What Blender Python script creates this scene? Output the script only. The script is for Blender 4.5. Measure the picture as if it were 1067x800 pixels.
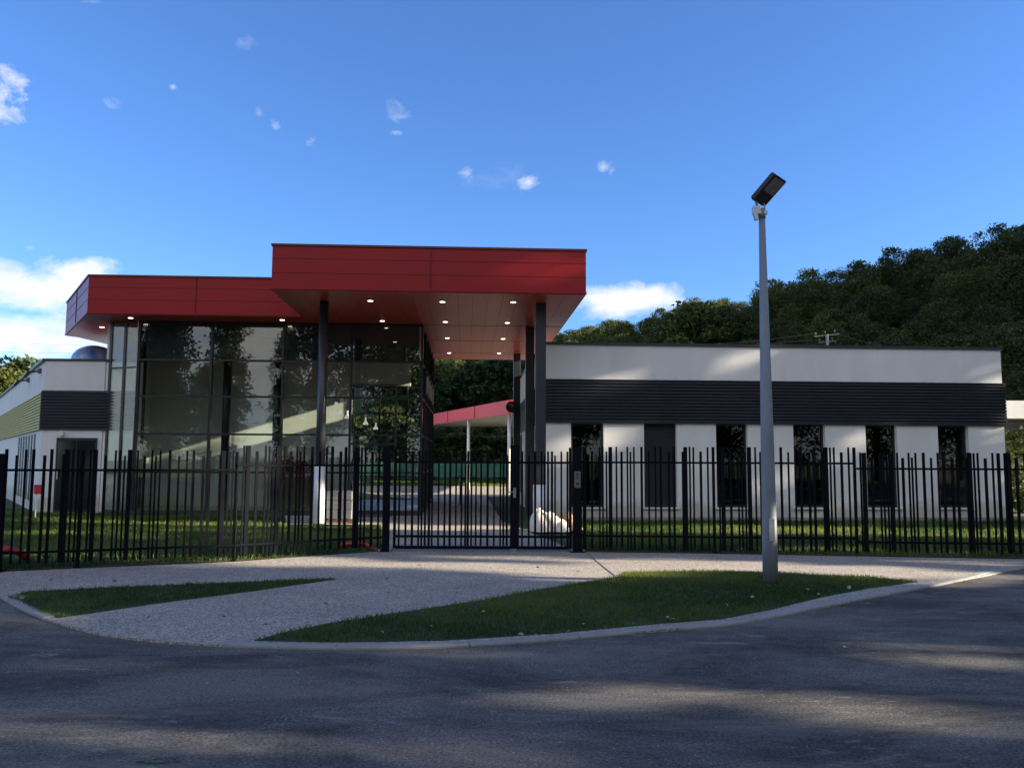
import bpy, math, random
import numpy as np
from mathutils import Vector, Matrix
random.seed(7); rng = np.random.default_rng(7)
S = bpy.context.scene
for o in list(bpy.data.objects): bpy.data.objects.remove(o)
rad = math.radians

# ------------------------------------------------------------------ camera
F, CX, CY, H = 865., 533.5, 400., 1.6
PITCH, ROLL = math.atan(80/865), rad(.25)
cam = bpy.data.cameras.new('camera'); co = bpy.data.objects.new('camera', cam)
S.collection.objects.link(co); S.camera = co
cam.sensor_width = 36; cam.lens = F/1067*36; cam.clip_end = 3000; cam.clip_start = .05
co.location = (0, 0, H)
co.rotation_euler = (Matrix.Rotation(rad(90)+PITCH, 3, 'X') @ Matrix.Rotation(ROLL, 3, 'Z')).to_euler()
S.render.resolution_x, S.render.resolution_y = 1024, 767
# ------------------------------------------------------------------ light
SUN_EL, SUN_AZ = 16.3, 97.5            # azimuth clockwise from +Y
sd = Vector((math.sin(rad(SUN_AZ))*math.cos(rad(SUN_EL)), math.cos(rad(SUN_AZ))*math.cos(rad(SUN_EL)), math.sin(rad(SUN_EL))))
sl = bpy.data.lights.new('sun', 'SUN'); sl.energy = 5.0; sl.angle = rad(.42); sl.color = (1, .86, .66)
so = bpy.data.objects.new('sun', sl); S.collection.objects.link(so)
so.rotation_euler = sd.to_track_quat('Z', 'Y').to_euler(); so.location = (60, -20, 40)
SKY = .062
S.view_settings.view_transform = 'Standard'; S.view_settings.look = 'None'
S.view_settings.exposure = 1.88; S.view_settings.gamma = 1
S.render.engine = 'CYCLES'

# ------------------------------------------------------------------ pixel helpers
def ray(u, v):
    a = (u-CX)/F; b = -(v-CY)/F
    a, b = a*math.cos(ROLL)-b*math.sin(ROLL), a*math.sin(ROLL)+b*math.cos(ROLL)
    return Vector((a, math.cos(PITCH)-b*math.sin(PITCH), math.sin(PITCH)+b*math.cos(PITCH)))
def G(u, v, z=0.):                      # ground point seen at a pixel of the photograph
    d = ray(u, v); t = (z-H)/d.z
    return Vector((0, 0, H))+d*t
def PY(u, v, Y):
    d = ray(u, v); return Vector((0, 0, H))+d*(Y/d.y)
AX = rad(3.2); ca, sa = math.cos(AX), math.sin(AX)
def W(b1, b2, z=0.): return Vector((b1*ca-b2*sa, b1*sa+b2*ca, z))     # building axes to world

# ------------------------------------------------------------------ world: sky + clouds
w = bpy.data.worlds.new('World'); S.world = w; w.use_nodes = True
nt = w.node_tree; nt.nodes.clear(); N = nt.nodes; L = nt.links
out = N.new('ShaderNodeOutputWorld'); bg = N.new('ShaderNodeBackground'); L.new(bg.outputs[0], out.inputs[0])
sky = N.new('ShaderNodeTexSky'); sky.sky_type = 'NISHITA'; sky.sun_disc = False
sky.sun_elevation = rad(SUN_EL); sky.sun_rotation = rad(SUN_AZ)
sky.air_density = 1.0; sky.dust_density = .25; sky.ozone_density = 2.6; sky.altitude = 100
bg.inputs[1].default_value = SKY
tc = N.new('ShaderNodeTexCoord')
def m(op, a, b=None, c=None, clamp=False, NN=N, LL=L):
    n = NN.new('ShaderNodeMath'); n.operation = op; n.use_clamp = clamp
    for i, x in enumerate((a, b, c)):
        if x is None: continue
        if isinstance(x, (int, float)): n.inputs[i].default_value = x
        else: LL.new(x, n.inputs[i])
    return n.outputs[0]
sep = N.new('ShaderNodeSeparateXYZ'); L.new(tc.outputs['Generated'], sep.inputs[0])
ya = m('MAXIMUM', sep.outputs[1], .05)
gx = m('DIVIDE', sep.outputs[0], ya); gz = m('DIVIDE', sep.outputs[2], ya)
front = m('GREATER_THAN', sep.outputs[1], .05)
def noise(scale, detail, rough, dist=0, off=(0, 0, 0), sc=(1, 1, 1)):
    mp = N.new('ShaderNodeMapping'); mp.inputs['Location'].default_value = off; mp.inputs['Scale'].default_value = sc
    L.new(tc.outputs['Generated'], mp.inputs[0])
    n = N.new('ShaderNodeTexNoise'); n.inputs['Scale'].default_value = scale; n.inputs['Detail'].default_value = detail
    n.inputs['Roughness'].default_value = rough; n.inputs['Distortion'].default_value = dist
    L.new(mp.outputs[0], n.inputs[0]); return n.outputs[0]
n1 = noise(7, 9, .62, .3, (3, 1, 2), (1, 1, 1.7)); n2 = noise(26, 9, .65, .4, (1, 5, 2), (1, 1, 1.5))
mask = None
def blob(u, v, ru, rv, amp, nz, k):
    """one cloud: an ellipse in sky directions, its edge eaten by noise"""
    global mask
    d = ray(u, v); x0, z0 = d.x/d.y, d.z/d.y
    ex = m('DIVIDE', m('SUBTRACT', gx, x0), ru/F); ez = m('DIVIDE', m('SUBTRACT', gz, z0), rv/F)
    r = m('SQRT', m('ADD', m('MULTIPLY', ex, ex), m('MULTIPLY', ez, ez)))
    k = k*1.5
    q = m('SUBTRACT', m('MULTIPLY', m('SUBTRACT', nz, .5), k), m('SUBTRACT', r, 1.0))
    q = m('MULTIPLY', m('MULTIPLY', m('MULTIPLY_ADD', q, .62 if ru < 30 else 1.1, 0.0, True), amp), front)
    mask = q if mask is None else m('MAXIMUM', mask, q)
for a in ((30, 303, 82, 32, 1.2, n1, 2.6), (10, 345, 88, 28, 1.1, n1, 3.0), (72, 283, 45, 12, .8, n1, 4), (3, 98, 22, 26, 1.3, n2, 3.2), (0, 118, 24, 14, .8, n2, 3.6),
          (640, 311, 80, 20, 1, n1, 3.0), (690, 313, 34, 11, .6, n1, 4), (118, 107, 17, 10, .3, n2, 5), (408, 116, 15, 12, .2, n2, 6), (410, 139, 9, 5, .45, n2, 5),
          (487, 180, 8, 6, .42, n2, 4), (520, 188, 28, 10, .07, n2, 5), (552, 190, 12, 6, .6, n2, 4), (630, 174, 7, 6, .45, n2, 4), (325, 147, 8, 7, .5, n2, 4), (287, 132, 6, 6, .4, n2, 5),
          (180, 91, 4, 4, .5, n2, 3), (255, 45, 13, 8, .2, n2, 5), (270, 118, 6, 5, .25, n2, 4), (98, 2, 12, 4, .3, n2, 4), (32, 258, 6, 3, .3, n2, 4)):
    blob(*a)
# unseen bank of cloud behind the camera, added to neutralise fill light and brighten reflections
n3 = noise(3.2, 8, .6, .5, (7, 2, 4), (1, 1, 2.6))
back = m('LESS_THAN', sep.outputs[1], -.1)
low = m('SUBTRACT', 1.6, m('MULTIPLY', m('ABSOLUTE', m('SUBTRACT', sep.outputs[2], .35)), 2.2), None, True)
bk = m('MULTIPLY', m('MULTIPLY', m('MULTIPLY_ADD', n3, 4, -1.2, True), back), low, None, True)
mask = m('MAXIMUM', mask, bk)
rmp = N.new('ShaderNodeValToRGB'); L.new(noise(11, 8, .6, .2, (2, 4, 7), (1, 1, 1.6)), rmp.inputs[0])
rmp.color_ramp.elements[0].position = .36; rmp.color_ramp.elements[0].color = (4.1, 4.25, 4.75, 1)
rmp.color_ramp.elements[1].position = .6; rmp.color_ramp.elements[1].color = (5.6, 5.5, 5.45, 1)
tint = N.new('ShaderNodeMix'); tint.data_type = 'RGBA'; tint.blend_type = 'MULTIPLY'; tint.inputs[0].default_value = 1
L.new(sky.outputs[0], tint.inputs[6]); tint.inputs[7].default_value = (.56, .80, 1.20, 1)
SKYTINT = tint
mx = N.new('ShaderNodeMix'); mx.data_type = 'RGBA'; L.new(mask, mx.inputs[0]); L.new(tint.outputs[2], mx.inputs[6]); L.new(rmp.outputs[0], mx.inputs[7])
L.new(mx.outputs[2], bg.inputs[0])

# ------------------------------------------------------------------ materials
def mat(name, col, rough=.6, metal=0, spec=.5, var=0, vscale=3, bump=0, bscale=60, vsc=(1, 1, 1), col2=None, emit=None, estr=0, coat=0):
    M = bpy.data.materials.new(name); M.use_nodes = True; t = M.node_tree; p = t.nodes['Principled BSDF']
    p.inputs['Roughness'].default_value = rough; p.inputs['Metallic'].default_value = metal
    p.inputs['Specular IOR Level'].default_value = spec; p.inputs['Coat Weight'].default_value = coat
    p.inputs['Base Color'].default_value = (*col, 1)
    c = t.nodes.new('ShaderNodeTexCoord'); mp = t.nodes.new('ShaderNodeMapping'); mp.inputs['Scale'].default_value = vsc
    t.links.new(c.outputs['Object'], mp.inputs[0])
    if var or col2:
        n = t.nodes.new('ShaderNodeTexNoise'); n.inputs['Scale'].default_value = vscale; n.inputs['Detail'].default_value = 8; n.inputs['Roughness'].default_value = .6
        t.links.new(mp.outputs[0], n.inputs[0])
        r = t.nodes.new('ShaderNodeValToRGB'); t.links.new(n.outputs[0], r.inputs[0])
        r.color_ramp.elements[0].position = .3; r.color_ramp.elements[1].position = .7
        a = [x*(1-var) for x in col]; b = col2 or [min(1, x*(1+var)) for x in col]
        r.color_ramp.elements[0].color = (*a, 1); r.color_ramp.elements[1].color = (*b, 1)
        t.links.new(r.outputs[0], p.inputs['Base Color'])
        rr = t.nodes.new('ShaderNodeMath'); rr.operation = 'MULTIPLY_ADD'; rr.inputs[1].default_value = .16; rr.inputs[2].default_value = rough-.08
        t.links.new(n.outputs[0], rr.inputs[0]); t.links.new(rr.outputs[0], p.inputs['Roughness'])
    if bump:
        n = t.nodes.new('ShaderNodeTexNoise'); n.inputs['Scale'].default_value = bscale; n.inputs['Detail'].default_value = 5
        t.links.new(mp.outputs[0], n.inputs[0])
        bn = t.nodes.new('ShaderNodeBump'); bn.inputs['Strength'].default_value = bump; bn.inputs['Distance'].default_value = .01
        t.links.new(n.outputs[0], bn.inputs['Height']); t.links.new(bn.outputs[0], p.inputs['Normal'])
    if emit:
        p.inputs['Emission Color'].default_value = (*emit, 1); p.inputs['Emission Strength'].default_value = estr
    return M
def glass(name, tintc, ior=1.6, rough=0.0):
    M = bpy.data.materials.new(name); M.use_nodes = True; t = M.node_tree; t.nodes.clear()
    o = t.nodes.new('ShaderNodeOutputMaterial'); mi = t.nodes.new('ShaderNodeMixShader'); f = t.nodes.new('ShaderNodeFresnel'); f.inputs[0].default_value = ior
    a = t.nodes.new('ShaderNodeBsdfTransparent'); a.inputs[0].default_value = (*tintc, 1)
    g = t.nodes.new('ShaderNodeBsdfGlossy'); g.inputs['Roughness'].default_value = rough
    c = t.nodes.new('ShaderNodeTexCoord'); n = t.nodes.new('ShaderNodeTexNoise'); n.inputs['Scale'].default_value = .45; n.inputs['Detail'].default_value = 1
    b = t.nodes.new('ShaderNodeBump'); b.inputs['Strength'].default_value = .25; b.inputs['Distance'].default_value = .012
    t.links.new(c.outputs['Object'], n.inputs[0]); t.links.new(n.outputs[0], b.inputs['Height']); t.links.new(b.outputs[0], g.inputs['Normal'])
    ge = t.nodes.new('ShaderNodeNewGeometry'); mr = t.nodes.new('ShaderNodeMapRange'); mr.inputs[3].default_value = ior; mr.inputs[4].default_value = 1/ior
    t.links.new(ge.outputs['Backfacing'], mr.inputs[0]); t.links.new(mr.outputs[0], f.inputs[0])
    t.links.new(f.outputs[0], mi.inputs[0]); t.links.new(a.outputs[0], mi.inputs[1]); t.links.new(g.outputs[0], mi.inputs[2]); t.links.new(mi.outputs[0], o.inputs[0])
    return M
def foliage(name, c1, c2, scale=.35):
    M = bpy.data.materials.new(name); M.use_nodes = True; t = M.node_tree; p = t.nodes['Principled BSDF']
    c = t.nodes.new('ShaderNodeTexCoord'); n = t.nodes.new('ShaderNodeTexNoise'); n.inputs['Scale'].default_value = scale; n.inputs['Detail'].default_value = 4
    t.links.new(c.outputs['Object'], n.inputs[0])
    g = t.nodes.new('ShaderNodeNewGeometry'); a = t.nodes.new('ShaderNodeMath'); a.operation = 'MULTIPLY_ADD'; a.inputs[1].default_value = .45
    t.links.new(g.outputs['Random Per Island'], a.inputs[0]); t.links.new(n.outputs[0], a.inputs[2])
    at = t.nodes.new('ShaderNodeAttribute'); at.attribute_name = 'kind_light_tint'
    a2 = t.nodes.new('ShaderNodeMath'); a2.operation = 'ADD'; t.links.new(a.outputs[0], a2.inputs[0]); t.links.new(at.outputs['Fac'], a2.inputs[1])
    r = t.nodes.new('ShaderNodeValToRGB'); t.links.new(a2.outputs[0], r.inputs[0])
    r.color_ramp.elements[0].position = .4; r.color_ramp.elements[0].color = (*c1, 1)
    r.color_ramp.elements[1].position = 1.05; r.color_ramp.elements[1].color = (*c2, 1)
    t.links.new(r.outputs[0], p.inputs['Base Color']); p.inputs['Roughness'].default_value = .55; p.inputs['Specular IOR Level'].default_value = .25
    tr = t.nodes.new('ShaderNodeBsdfTranslucent'); t.links.new(r.outputs[0], tr.inputs[0])
    mi = t.nodes.new('ShaderNodeMixShader'); mi.inputs[0].default_value = .3
    o = t.nodes['Material Output']; t.links.new(p.outputs[0], mi.inputs[1]); t.links.new(tr.outputs[0], mi.inputs[2]); t.links.new(mi.outputs[0], o.inputs[0])
    return M
def plaster(name, col):
    """rendered wall: fine grain, broad unevenness and thin rain streaks below the coping"""
    M = mat(name, col, .85, var=.07, vscale=1.3, bump=.25, bscale=160, vsc=(1, 1, .35))
    t = M.node_tree; p = t.nodes['Principled BSDF']; src = p.inputs['Base Color'].links[0].from_socket
    c = t.nodes.new('ShaderNodeTexCoord'); mp = t.nodes.new('ShaderNodeMapping'); mp.inputs['Scale'].default_value = (5, 5, .28)
    n = t.nodes.new('ShaderNodeTexNoise'); n.inputs['Scale'].default_value = 2.2; n.inputs['Detail'].default_value = 6
    t.links.new(c.outputs['Object'], mp.inputs[0]); t.links.new(mp.outputs[0], n.inputs[0])
    r = t.nodes.new('ShaderNodeValToRGB'); r.color_ramp.elements[0].position = .3; r.color_ramp.elements[0].color = (.98, .98, .975, 1); r.color_ramp.elements[1].position = .5; r.color_ramp.elements[1].color = (1, 1, 1, 1)
    t.links.new(n.outputs[0], r.inputs[0])
    x = t.nodes.new('ShaderNodeMix'); x.data_type = 'RGBA'; x.blend_type = 'MULTIPLY'; x.inputs[0].default_value = 1
    t.links.new(src, x.inputs[6]); t.links.new(r.outputs[0], x.inputs[7]); sp = t.nodes.new('ShaderNodeSeparateXYZ'); t.links.new(c.outputs['Object'], sp.inputs[0])
    n2_ = t.nodes.new('ShaderNodeTexNoise'); n2_.inputs['Scale'].default_value = 3; n2_.inputs['Detail'].default_value = 8; t.links.new(c.outputs['Object'], n2_.inputs[0])
    a_ = t.nodes.new('ShaderNodeMath'); a_.operation = 'MULTIPLY_ADD'; a_.inputs[1].default_value = -.7; t.links.new(n2_.outputs[0], a_.inputs[0]); t.links.new(sp.outputs[2], a_.inputs[2])
    r3 = t.nodes.new('ShaderNodeValToRGB'); t.links.new(a_.outputs[0], r3.inputs[0]); r3.color_ramp.elements[0].position = 0; r3.color_ramp.elements[0].color = (.72, .68, .6, 1); r3.color_ramp.elements[1].position = .22; r3.color_ramp.elements[1].color = (1, 1, 1, 1)
    y = t.nodes.new('ShaderNodeMix'); y.data_type = 'RGBA'; y.blend_type = 'MULTIPLY'; y.inputs[0].default_value = 1
    t.links.new(x.outputs[2], y.inputs[6]); t.links.new(r3.outputs[0], y.inputs[7]); t.links.new(y.outputs[2], p.inputs['Base Color'])
    return M
M = {}
M['plaster'] = plaster('white_render', (.74, .74, .74))
M['plaster_in'] = mat('pale_inner_wall', (.82, .84, .79), .8, var=.03)
M['band'] = mat('dark_cladding', (.016, .02, .03), .45, var=.25, vscale=2)
M['lime'] = mat('lime_cladding', (.52, .43, .10), .5, var=.08)
M['red'] = mat('red_panel', (.31, .009, .012), .42, var=.07, vscale=.6, bump=.05, bscale=1.2, spec=.3)
M['redsoffit'] = mat('red_soffit_panel', (.56, .070, .032), .36, var=.08, vscale=.6, spec=.45)
M['coping'] = mat('dark_coping', (.03, .032, .04), .4)
M['redcoping'] = mat('dark_red_coping', (.14, .006, .012), .4)
M['joint'] = mat('joint', (.07, .006, .008), .7)
M['steel'] = mat('anthracite_steel', (.03, .034, .042), .33, var=.15, vscale=5)
M['fence'] = mat('fence_coating', (.007, .008, .011), .75, var=.2, vscale=8, spec=.03)
M['galv'] = mat('galvanised_steel', (.19, .22, .26), .55, metal=.0, var=.16, vscale=9, vsc=(1, 1, .25), bump=.05, bscale=30)
M['wrap'] = mat('pale_wrap', (.62, .66, .72), .45, var=.1, vscale=8)
M['frame'] = mat('dark_frame', (.014, .016, .02), .4)
M['alu'] = mat('aluminium', (.5, .52, .54), .35, metal=.8)
M['glass'] = glass('lobby_glass', (.88, .91, .88), 1.85)
M['winglass'] = glass('window_glass', (.6, .63, .62), 1.5)
M['floor'] = mat('inner_floor', (.38, .37, .34), .4, var=.1)
M['dark'] = mat('dark_inside', (.05, .055, .06), .8, var=.1)
M['blind'] = mat('dark_shutter', (.015, .019, .03), .5, var=.1)
M['sill'] = mat('white_sill', (.7, .71, .72), .5, var=.05)
M['led'] = mat('downlight_glow', (1, .9, .75), .5, emit=(1, .82, .6), estr=2.4)
M['lamp_black'] = mat('lamp_housing', (.012, .013, .017), .4)
M['lamp_lens'] = mat('lamp_lens', (.20, .19, .16), .25, var=.2, vscale=20)
M['bluedome'] = mat('blue_dome', (.10, .30, .75), .4, var=.4, vscale=3, col2=(.45, .62, .9))
M['duct'] = mat('red_duct', (.5, .015, .015), .45, var=.15)
M['white'] = mat('white_paint', (.75, .75, .74), .45, var=.04)
M['preau_red'] = mat('shelter_red', (.55, .05, .05), .5, var=.06, vscale=.6)
M['greyroof'] = mat('shelter_soffit', (.25, .26, .25), .6)
M['hedge'] = mat('green_netting', (.035, .14, .085), .7, var=.3)
M['bag'] = mat('woven_white_bag', (.62, .58, .52), .7, var=.1, vscale=6, bump=.6, bscale=12)
M['sand'] = mat('sand', (.26, .17, .11), .9, var=.3, vscale=9, bump=.8, bscale=30)
M['block'] = mat('grey_block', (.15, .155, .17), .85, var=.2, vscale=7, bump=.4)
M['wood'] = mat('pallet_wood', (.16, .11, .07), .8, var=.3, vsc=(1, 8, 8))
M['soil'] = mat('soil', (.045, .036, .022), .95, var=.5, vscale=5, col2=(.05, .062, .022), bump=1, bscale=25)
M['bark'] = mat('bark', (.07, .055, .04), .9, var=.3, bump=1, bscale=12, vsc=(1, 1, .2))
M['grassbase'] = mat('grass_base', (.026, .045, .010), .95, var=.35, vscale=2.5, bump=.8, bscale=40)
M['grassblade'] = foliage('grass_blade', (.034, .085, .012), (.17, .21, .035), 1.1)
M['grassblade'].node_tree.nodes['Mix Shader'].inputs[0].default_value = .5
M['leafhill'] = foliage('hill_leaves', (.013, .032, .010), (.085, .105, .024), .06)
M['leaftree'] = foliage('tree_leaves', (.018, .04, .012), (.075, .09, .025), .3)
M['leafyellow'] = foliage('yellowing_leaves', (.04, .065, .014), (.11, .13, .025), .3)
M['dryleaf'] = mat('dry_leaf', (.32, .23, .10), .7, var=.5, vscale=3, col2=(.45, .36, .2))
M['greenleaf'] = mat('fallen_green_leaf', (.08, .12, .03), .6, var=.3)
M['clock'] = mat('dark_disc', (.03, .032, .032), .5)
M['flower'] = foliage('red_flowers', (.35, .01, .01), (.6, .05, .05), 8)
M['porcelain'] = mat('pendant_shade', (.8, .8, .78), .25, emit=(1, .93, .8), estr=.15)
M['wire'] = mat('wire', (.13, .13, .12), .6)
M['grey'] = mat('grey_louvre', (.12, .12, .12), .6, var=.1)
# asphalt: fine aggregate, dusty patches, pale chips
def asphalt():
    Mx = bpy.data.materials.new('asphalt'); Mx.use_nodes = True; t = Mx.node_tree; p = t.nodes['Principled BSDF']
    nn, ll = t.nodes, t.links
    c = nn.new('ShaderNodeTexCoord')
    def nz(scale, det, rough=.6, sc=(1, 1, 1), dist=0):
        mp = nn.new('ShaderNodeMapping'); mp.inputs['Scale'].default_value = sc; ll.new(c.outputs['Object'], mp.inputs[0])
        n = nn.new('ShaderNodeTexNoise'); n.inputs['Scale'].default_value = scale; n.inputs['Detail'].default_value = det; n.inputs['Roughness'].default_value = rough; n.inputs['Distortion'].default_value = dist
        ll.new(mp.outputs[0], n.inputs[0]); return n.outputs[0]
    def rp(x, a, b, ca_, cb_):
        r = nn.new('ShaderNodeValToRGB'); r.color_ramp.elements[0].position = a; r.color_ramp.elements[1].position = b
        r.color_ramp.elements[0].color = (*ca_, 1); r.color_ramp.elements[1].color = (*cb_, 1); ll.new(x, r.inputs[0]); return r.outputs[0]
    def mixc(f, a, b, bt='MIX'):
        x = nn.new('ShaderNodeMix'); x.data_type = 'RGBA'; x.blend_type = bt
        if isinstance(f, float): x.inputs[0].default_value = f
        else: ll.new(f, x.inputs[0])
        ll.new(a, x.inputs[6]) if not isinstance(a, tuple) else setattr(x.inputs[6], 'default_value', (*a, 1))
        ll.new(b, x.inputs[7]) if not isinstance(b, tuple) else setattr(x.inputs[7], 'default_value', (*b, 1))
        return x.outputs[2]
    base = rp(nz(.55, 12, .74, (.6, 1.2, 1), .4), .42, .58, (.052, .051, .050), (.135, .131, .124))
    grain = rp(nz(48, 6, .9), .40, .60, (.3, .3, .31), (1.9, 1.87, 1.8))
    base = mixc(1.0, base, grain, 'MULTIPLY')
    dust = rp(nz(1.3, 14, .82, (.45, 1.7, 1), .3), .515, .60, (0, 0, 0), (.6, .6, .6))
    base = mixc(dust, base, (.16, .148, .130))
    worn = rp(nz(9, 10, .8, (.6, 1.4, 1), .2), .56, .62, (0, 0, 0), (.7, .7, .7)); zone = rp(nz(.7, 4, .6), .47, .6, (0, 0, 0), (1, 1, 1))
    base = mixc(mixc(1.0, worn, zone, 'MULTIPLY'), base, (.24, .235, .225))
    v = nn.new('ShaderNodeTexVoronoi'); v.inputs['Scale'].default_value = 34; ll.new(c.outputs['Object'], v.inputs[0])
    chip = rp(v.outputs['Distance'], .14, .24, (1, 1, 1), (0, 0, 0))
    sepc = nn.new('ShaderNodeSeparateColor'); ll.new(v.outputs['Color'], sepc.inputs[0])
    sel = rp(sepc.outputs[0], .60, .66, (0, 0, 0), (1, 1, 1)); zone2 = rp(nz(1.9, 8, .8, (1, 1, 1), .4), .485, .54, (0, 0, 0), (1, 1, 1))
    base = mixc(mixc(1.0, mixc(1.0, chip, sel, 'MULTIPLY'), zone2, 'MULTIPLY'), base, (.34, .33, .31))
    blot = rp(nz(2.3, 7, .66, (.55, 1.5, 1), .5), .635, .66, (0, 0, 0), (.75, .75, .75))
    base = mixc(blot, base, (.22, .217, .21))
    ll.new(base, p.inputs['Base Color']); p.inputs['Roughness'].default_value = .9; p.inputs['Specular IOR Level'].default_value = .25
    b = nn.new('ShaderNodeBump'); b.inputs['Strength'].default_value = .8; b.inputs['Distance'].default_value = .006
    ll.new(nz(120, 4, .7), b.inputs['Height']); ll.new(b.outputs[0], p.inputs['Normal'])
    return Mx
def aggregate(name, c1, c2, c3):
    Mx = bpy.data.materials.new(name); Mx.use_nodes = True; t = Mx.node_tree; p = t.nodes['Principled BSDF']; nn, ll = t.nodes, t.links
    c = nn.new('ShaderNodeTexCoord'); v = nn.new('ShaderNodeTexVoronoi'); v.inputs['Scale'].default_value = 62; ll.new(c.outputs['Object'], v.inputs[0])
    sc = nn.new('ShaderNodeSeparateColor'); ll.new(v.outputs['Color'], sc.inputs[0])
    r = nn.new('ShaderNodeValToRGB'); ll.new(sc.outputs[0], r.inputs[0]); e = r.color_ramp.elements
    e[0].color = (*c1, 1); e[1].color = (*c3, 1); k = e.new(.55); k.color = (*c2, 1)
    n = nn.new('ShaderNodeTexNoise'); n.inputs['Scale'].default_value = .8; n.inputs['Detail'].default_value = 8; n.inputs['Roughness'].default_value = .7; ll.new(c.outputs['Object'], n.inputs[0])
    r2 = nn.new('ShaderNodeValToRGB'); ll.new(n.outputs[0], r2.inputs[0]); r2.color_ramp.elements[0].position = .3; r2.color_ramp.elements[1].position = .7
    r2.color_ramp.elements[0].color = (.78, .77, .76, 1); r2.color_ramp.elements[1].color = (1.08, 1.07, 1.05, 1)
    x = nn.new('ShaderNodeMix'); x.data_type = 'RGBA'; x.blend_type = 'MULTIPLY'; x.inputs[0].default_value = 1
    ll.new(r.outputs[0], x.inputs[6]); ll.new(r2.outputs[0], x.inputs[7]); ll.new(x.outputs[2], p.inputs['Base Color']); p.inputs['Roughness'].default_value = .9
    b = nn.new('ShaderNodeBump'); b.inputs['Strength'].default_value = .7; b.inputs['Distance'].default_value = .006; b.invert = True
    ll.new(v.outputs['Distance'], b.inputs['Height']); ll.new(b.outputs[0], p.inputs['Normal'])
    return Mx
M['asphalt'] = asphalt()
M['path'] = aggregate('exposed_aggregate', (.155, .142, .126), (.32, .292, .255), (.55, .50, .44))
M['kerb'] = mat('kerb_concrete', (.27, .27, .26), .85, var=.14, vscale=4, bump=.4, bscale=50)

# ------------------------------------------------------------------ mesh helpers
def tag(o, label=None, cat=None, group=None, kind=None):
    if label: o['label'] = label
    if cat: o['category'] = cat
    if group: o['group'] = group
    if kind: o['kind'] = kind
    return o
def wloc(o):
    v = Vector((0, 0, 0))
    while o is not None: v = v+o.location; o = o.parent
    return v
def empty(name, loc, label, cat, group=None):
    o = bpy.data.objects.new(name, None); o.empty_display_size = .2; S.collection.objects.link(o); o.location = loc
    return tag(o, label, cat, group)
class MB:
    def __init__(s): s.v = []; s.f = []; s.sm = False
    def add(s, vs, fs):
        k = len(s.v); s.v += [Vector(x) for x in vs]; s.f += [tuple(i+k for i in f) for f in fs]; return s
    def box(s, x0, x1, y0, y1, z0, z1, fr=None):
        c = [(x, y, z) for z in (z0, z1) for y in (y0, y1) for x in (x0, x1)]
        c = [(fr(*q) if fr else Vector(q)) for q in c]
        return s.add(c, [(0, 2, 3, 1), (4, 5, 7, 6), (0, 1, 5, 4), (2, 6, 7, 3), (0, 4, 6, 2), (1, 3, 7, 5)])
    def prism(s, pts, z0, z1):           # pts counter-clockwise, (x, y)
        n = len(pts); z0s = z0 if isinstance(z0, (list, tuple)) else [z0]*n; z1s = z1 if isinstance(z1, (list, tuple)) else [z1]*n
        vs = [(p[0], p[1], a) for p, a in zip(pts, z0s)]+[(p[0], p[1], a) for p, a in zip(pts, z1s)]
        return s.add(vs, [tuple(range(n-1, -1, -1)), tuple(range(n, 2*n))]+[(i, (i+1) % n, n+(i+1) % n, n+i) for i in range(n)])
    def bar(s, a, b, wd, ht, up=Vector((0, 0, 1))):
        a, b = Vector(a), Vector(b); d = (b-a).normalized(); x = d.cross(up)
        if x.length < 1e-4: x = Vector((1, 0, 0))
        x.normalize(); y = x.cross(d)
        c = [p+x*i*wd/2+y*j*ht/2 for p in (a, b) for i, j in ((-1, -1), (1, -1), (1, 1), (-1, 1))]
        return s.add(c, [(3, 2, 1, 0), (4, 5, 6, 7), (0, 1, 5, 4), (1, 2, 6, 5), (2, 3, 7, 6), (3, 0, 4, 7)])
    def tube(s, pts, r, n=12, cap=True):
        s.sm = True; pts = [Vector(p) for p in pts]; rs = r if isinstance(r, (list, tuple)) else [r]*len(pts); k = len(s.v); ref = None
        for i, p in enumerate(pts):
            d = (pts[min(i+1, len(pts)-1)]-pts[max(i-1, 0)]).normalized()
            if ref is None: ref = Vector((1, 0, 0)) if abs(d.x) < .8 else Vector((0, 1, 0))
            x = (ref-d*ref.dot(d)).normalized(); y = d.cross(x); ref = x
            for j in range(n):
                a = 2*math.pi*j/n; s.v.append(p+(x*math.cos(a)+y*math.sin(a))*rs[i])
        for i in range(len(pts)-1):
            for j in range(n):
                s.f.append((k+i*n+j, k+i*n+(j+1) % n, k+(i+1)*n+(j+1) % n, k+(i+1)*n+j))
        if cap: s.f.append(tuple(k+j for j in range(n-1, -1, -1))); s.f.append(tuple(k+(len(pts)-1)*n+j for j in range(n)))
        return s
    def build(s, name, ma, parent=None, kind=None, bevel=0, label=None):
        me = bpy.data.meshes.new(name); off = wloc(parent) if parent else Vector((0, 0, 0))
        me.from_pydata([tuple(v-off) for v in s.v], [], s.f); me.materials.append(ma)
        if s.sm:
            for p in me.polygons: p.use_smooth = len(p.vertices) == 4
        me.update(); o = bpy.data.objects.new(name, me); S.collection.objects.link(o); o.parent = parent
        if kind: o['kind'] = kind
        if label: o['label'] = label
        if bevel:
            b = o.modifiers.new('b', 'BEVEL'); b.width = bevel; b.segments = 2; b.limit_method = 'ANGLE'
        return o
def sheet(name, pts, z, ma, kind='structure'):
    """a flat sheet, triangulated"""
    from mathutils.geometry import tessellate_polygon
    vs = [Vector((p[0], p[1], z)) for p in pts]
    b = MB(); tr = tessellate_polygon([vs]); b.add(vs, [])
    for t3 in tr:
        a, c, d = (vs[i] for i in t3)
        b.f.append(tuple(t3) if (c-a).cross(d-a).z > 0 else tuple(reversed(t3)))
    return b.build(name, ma, None, kind)
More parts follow.
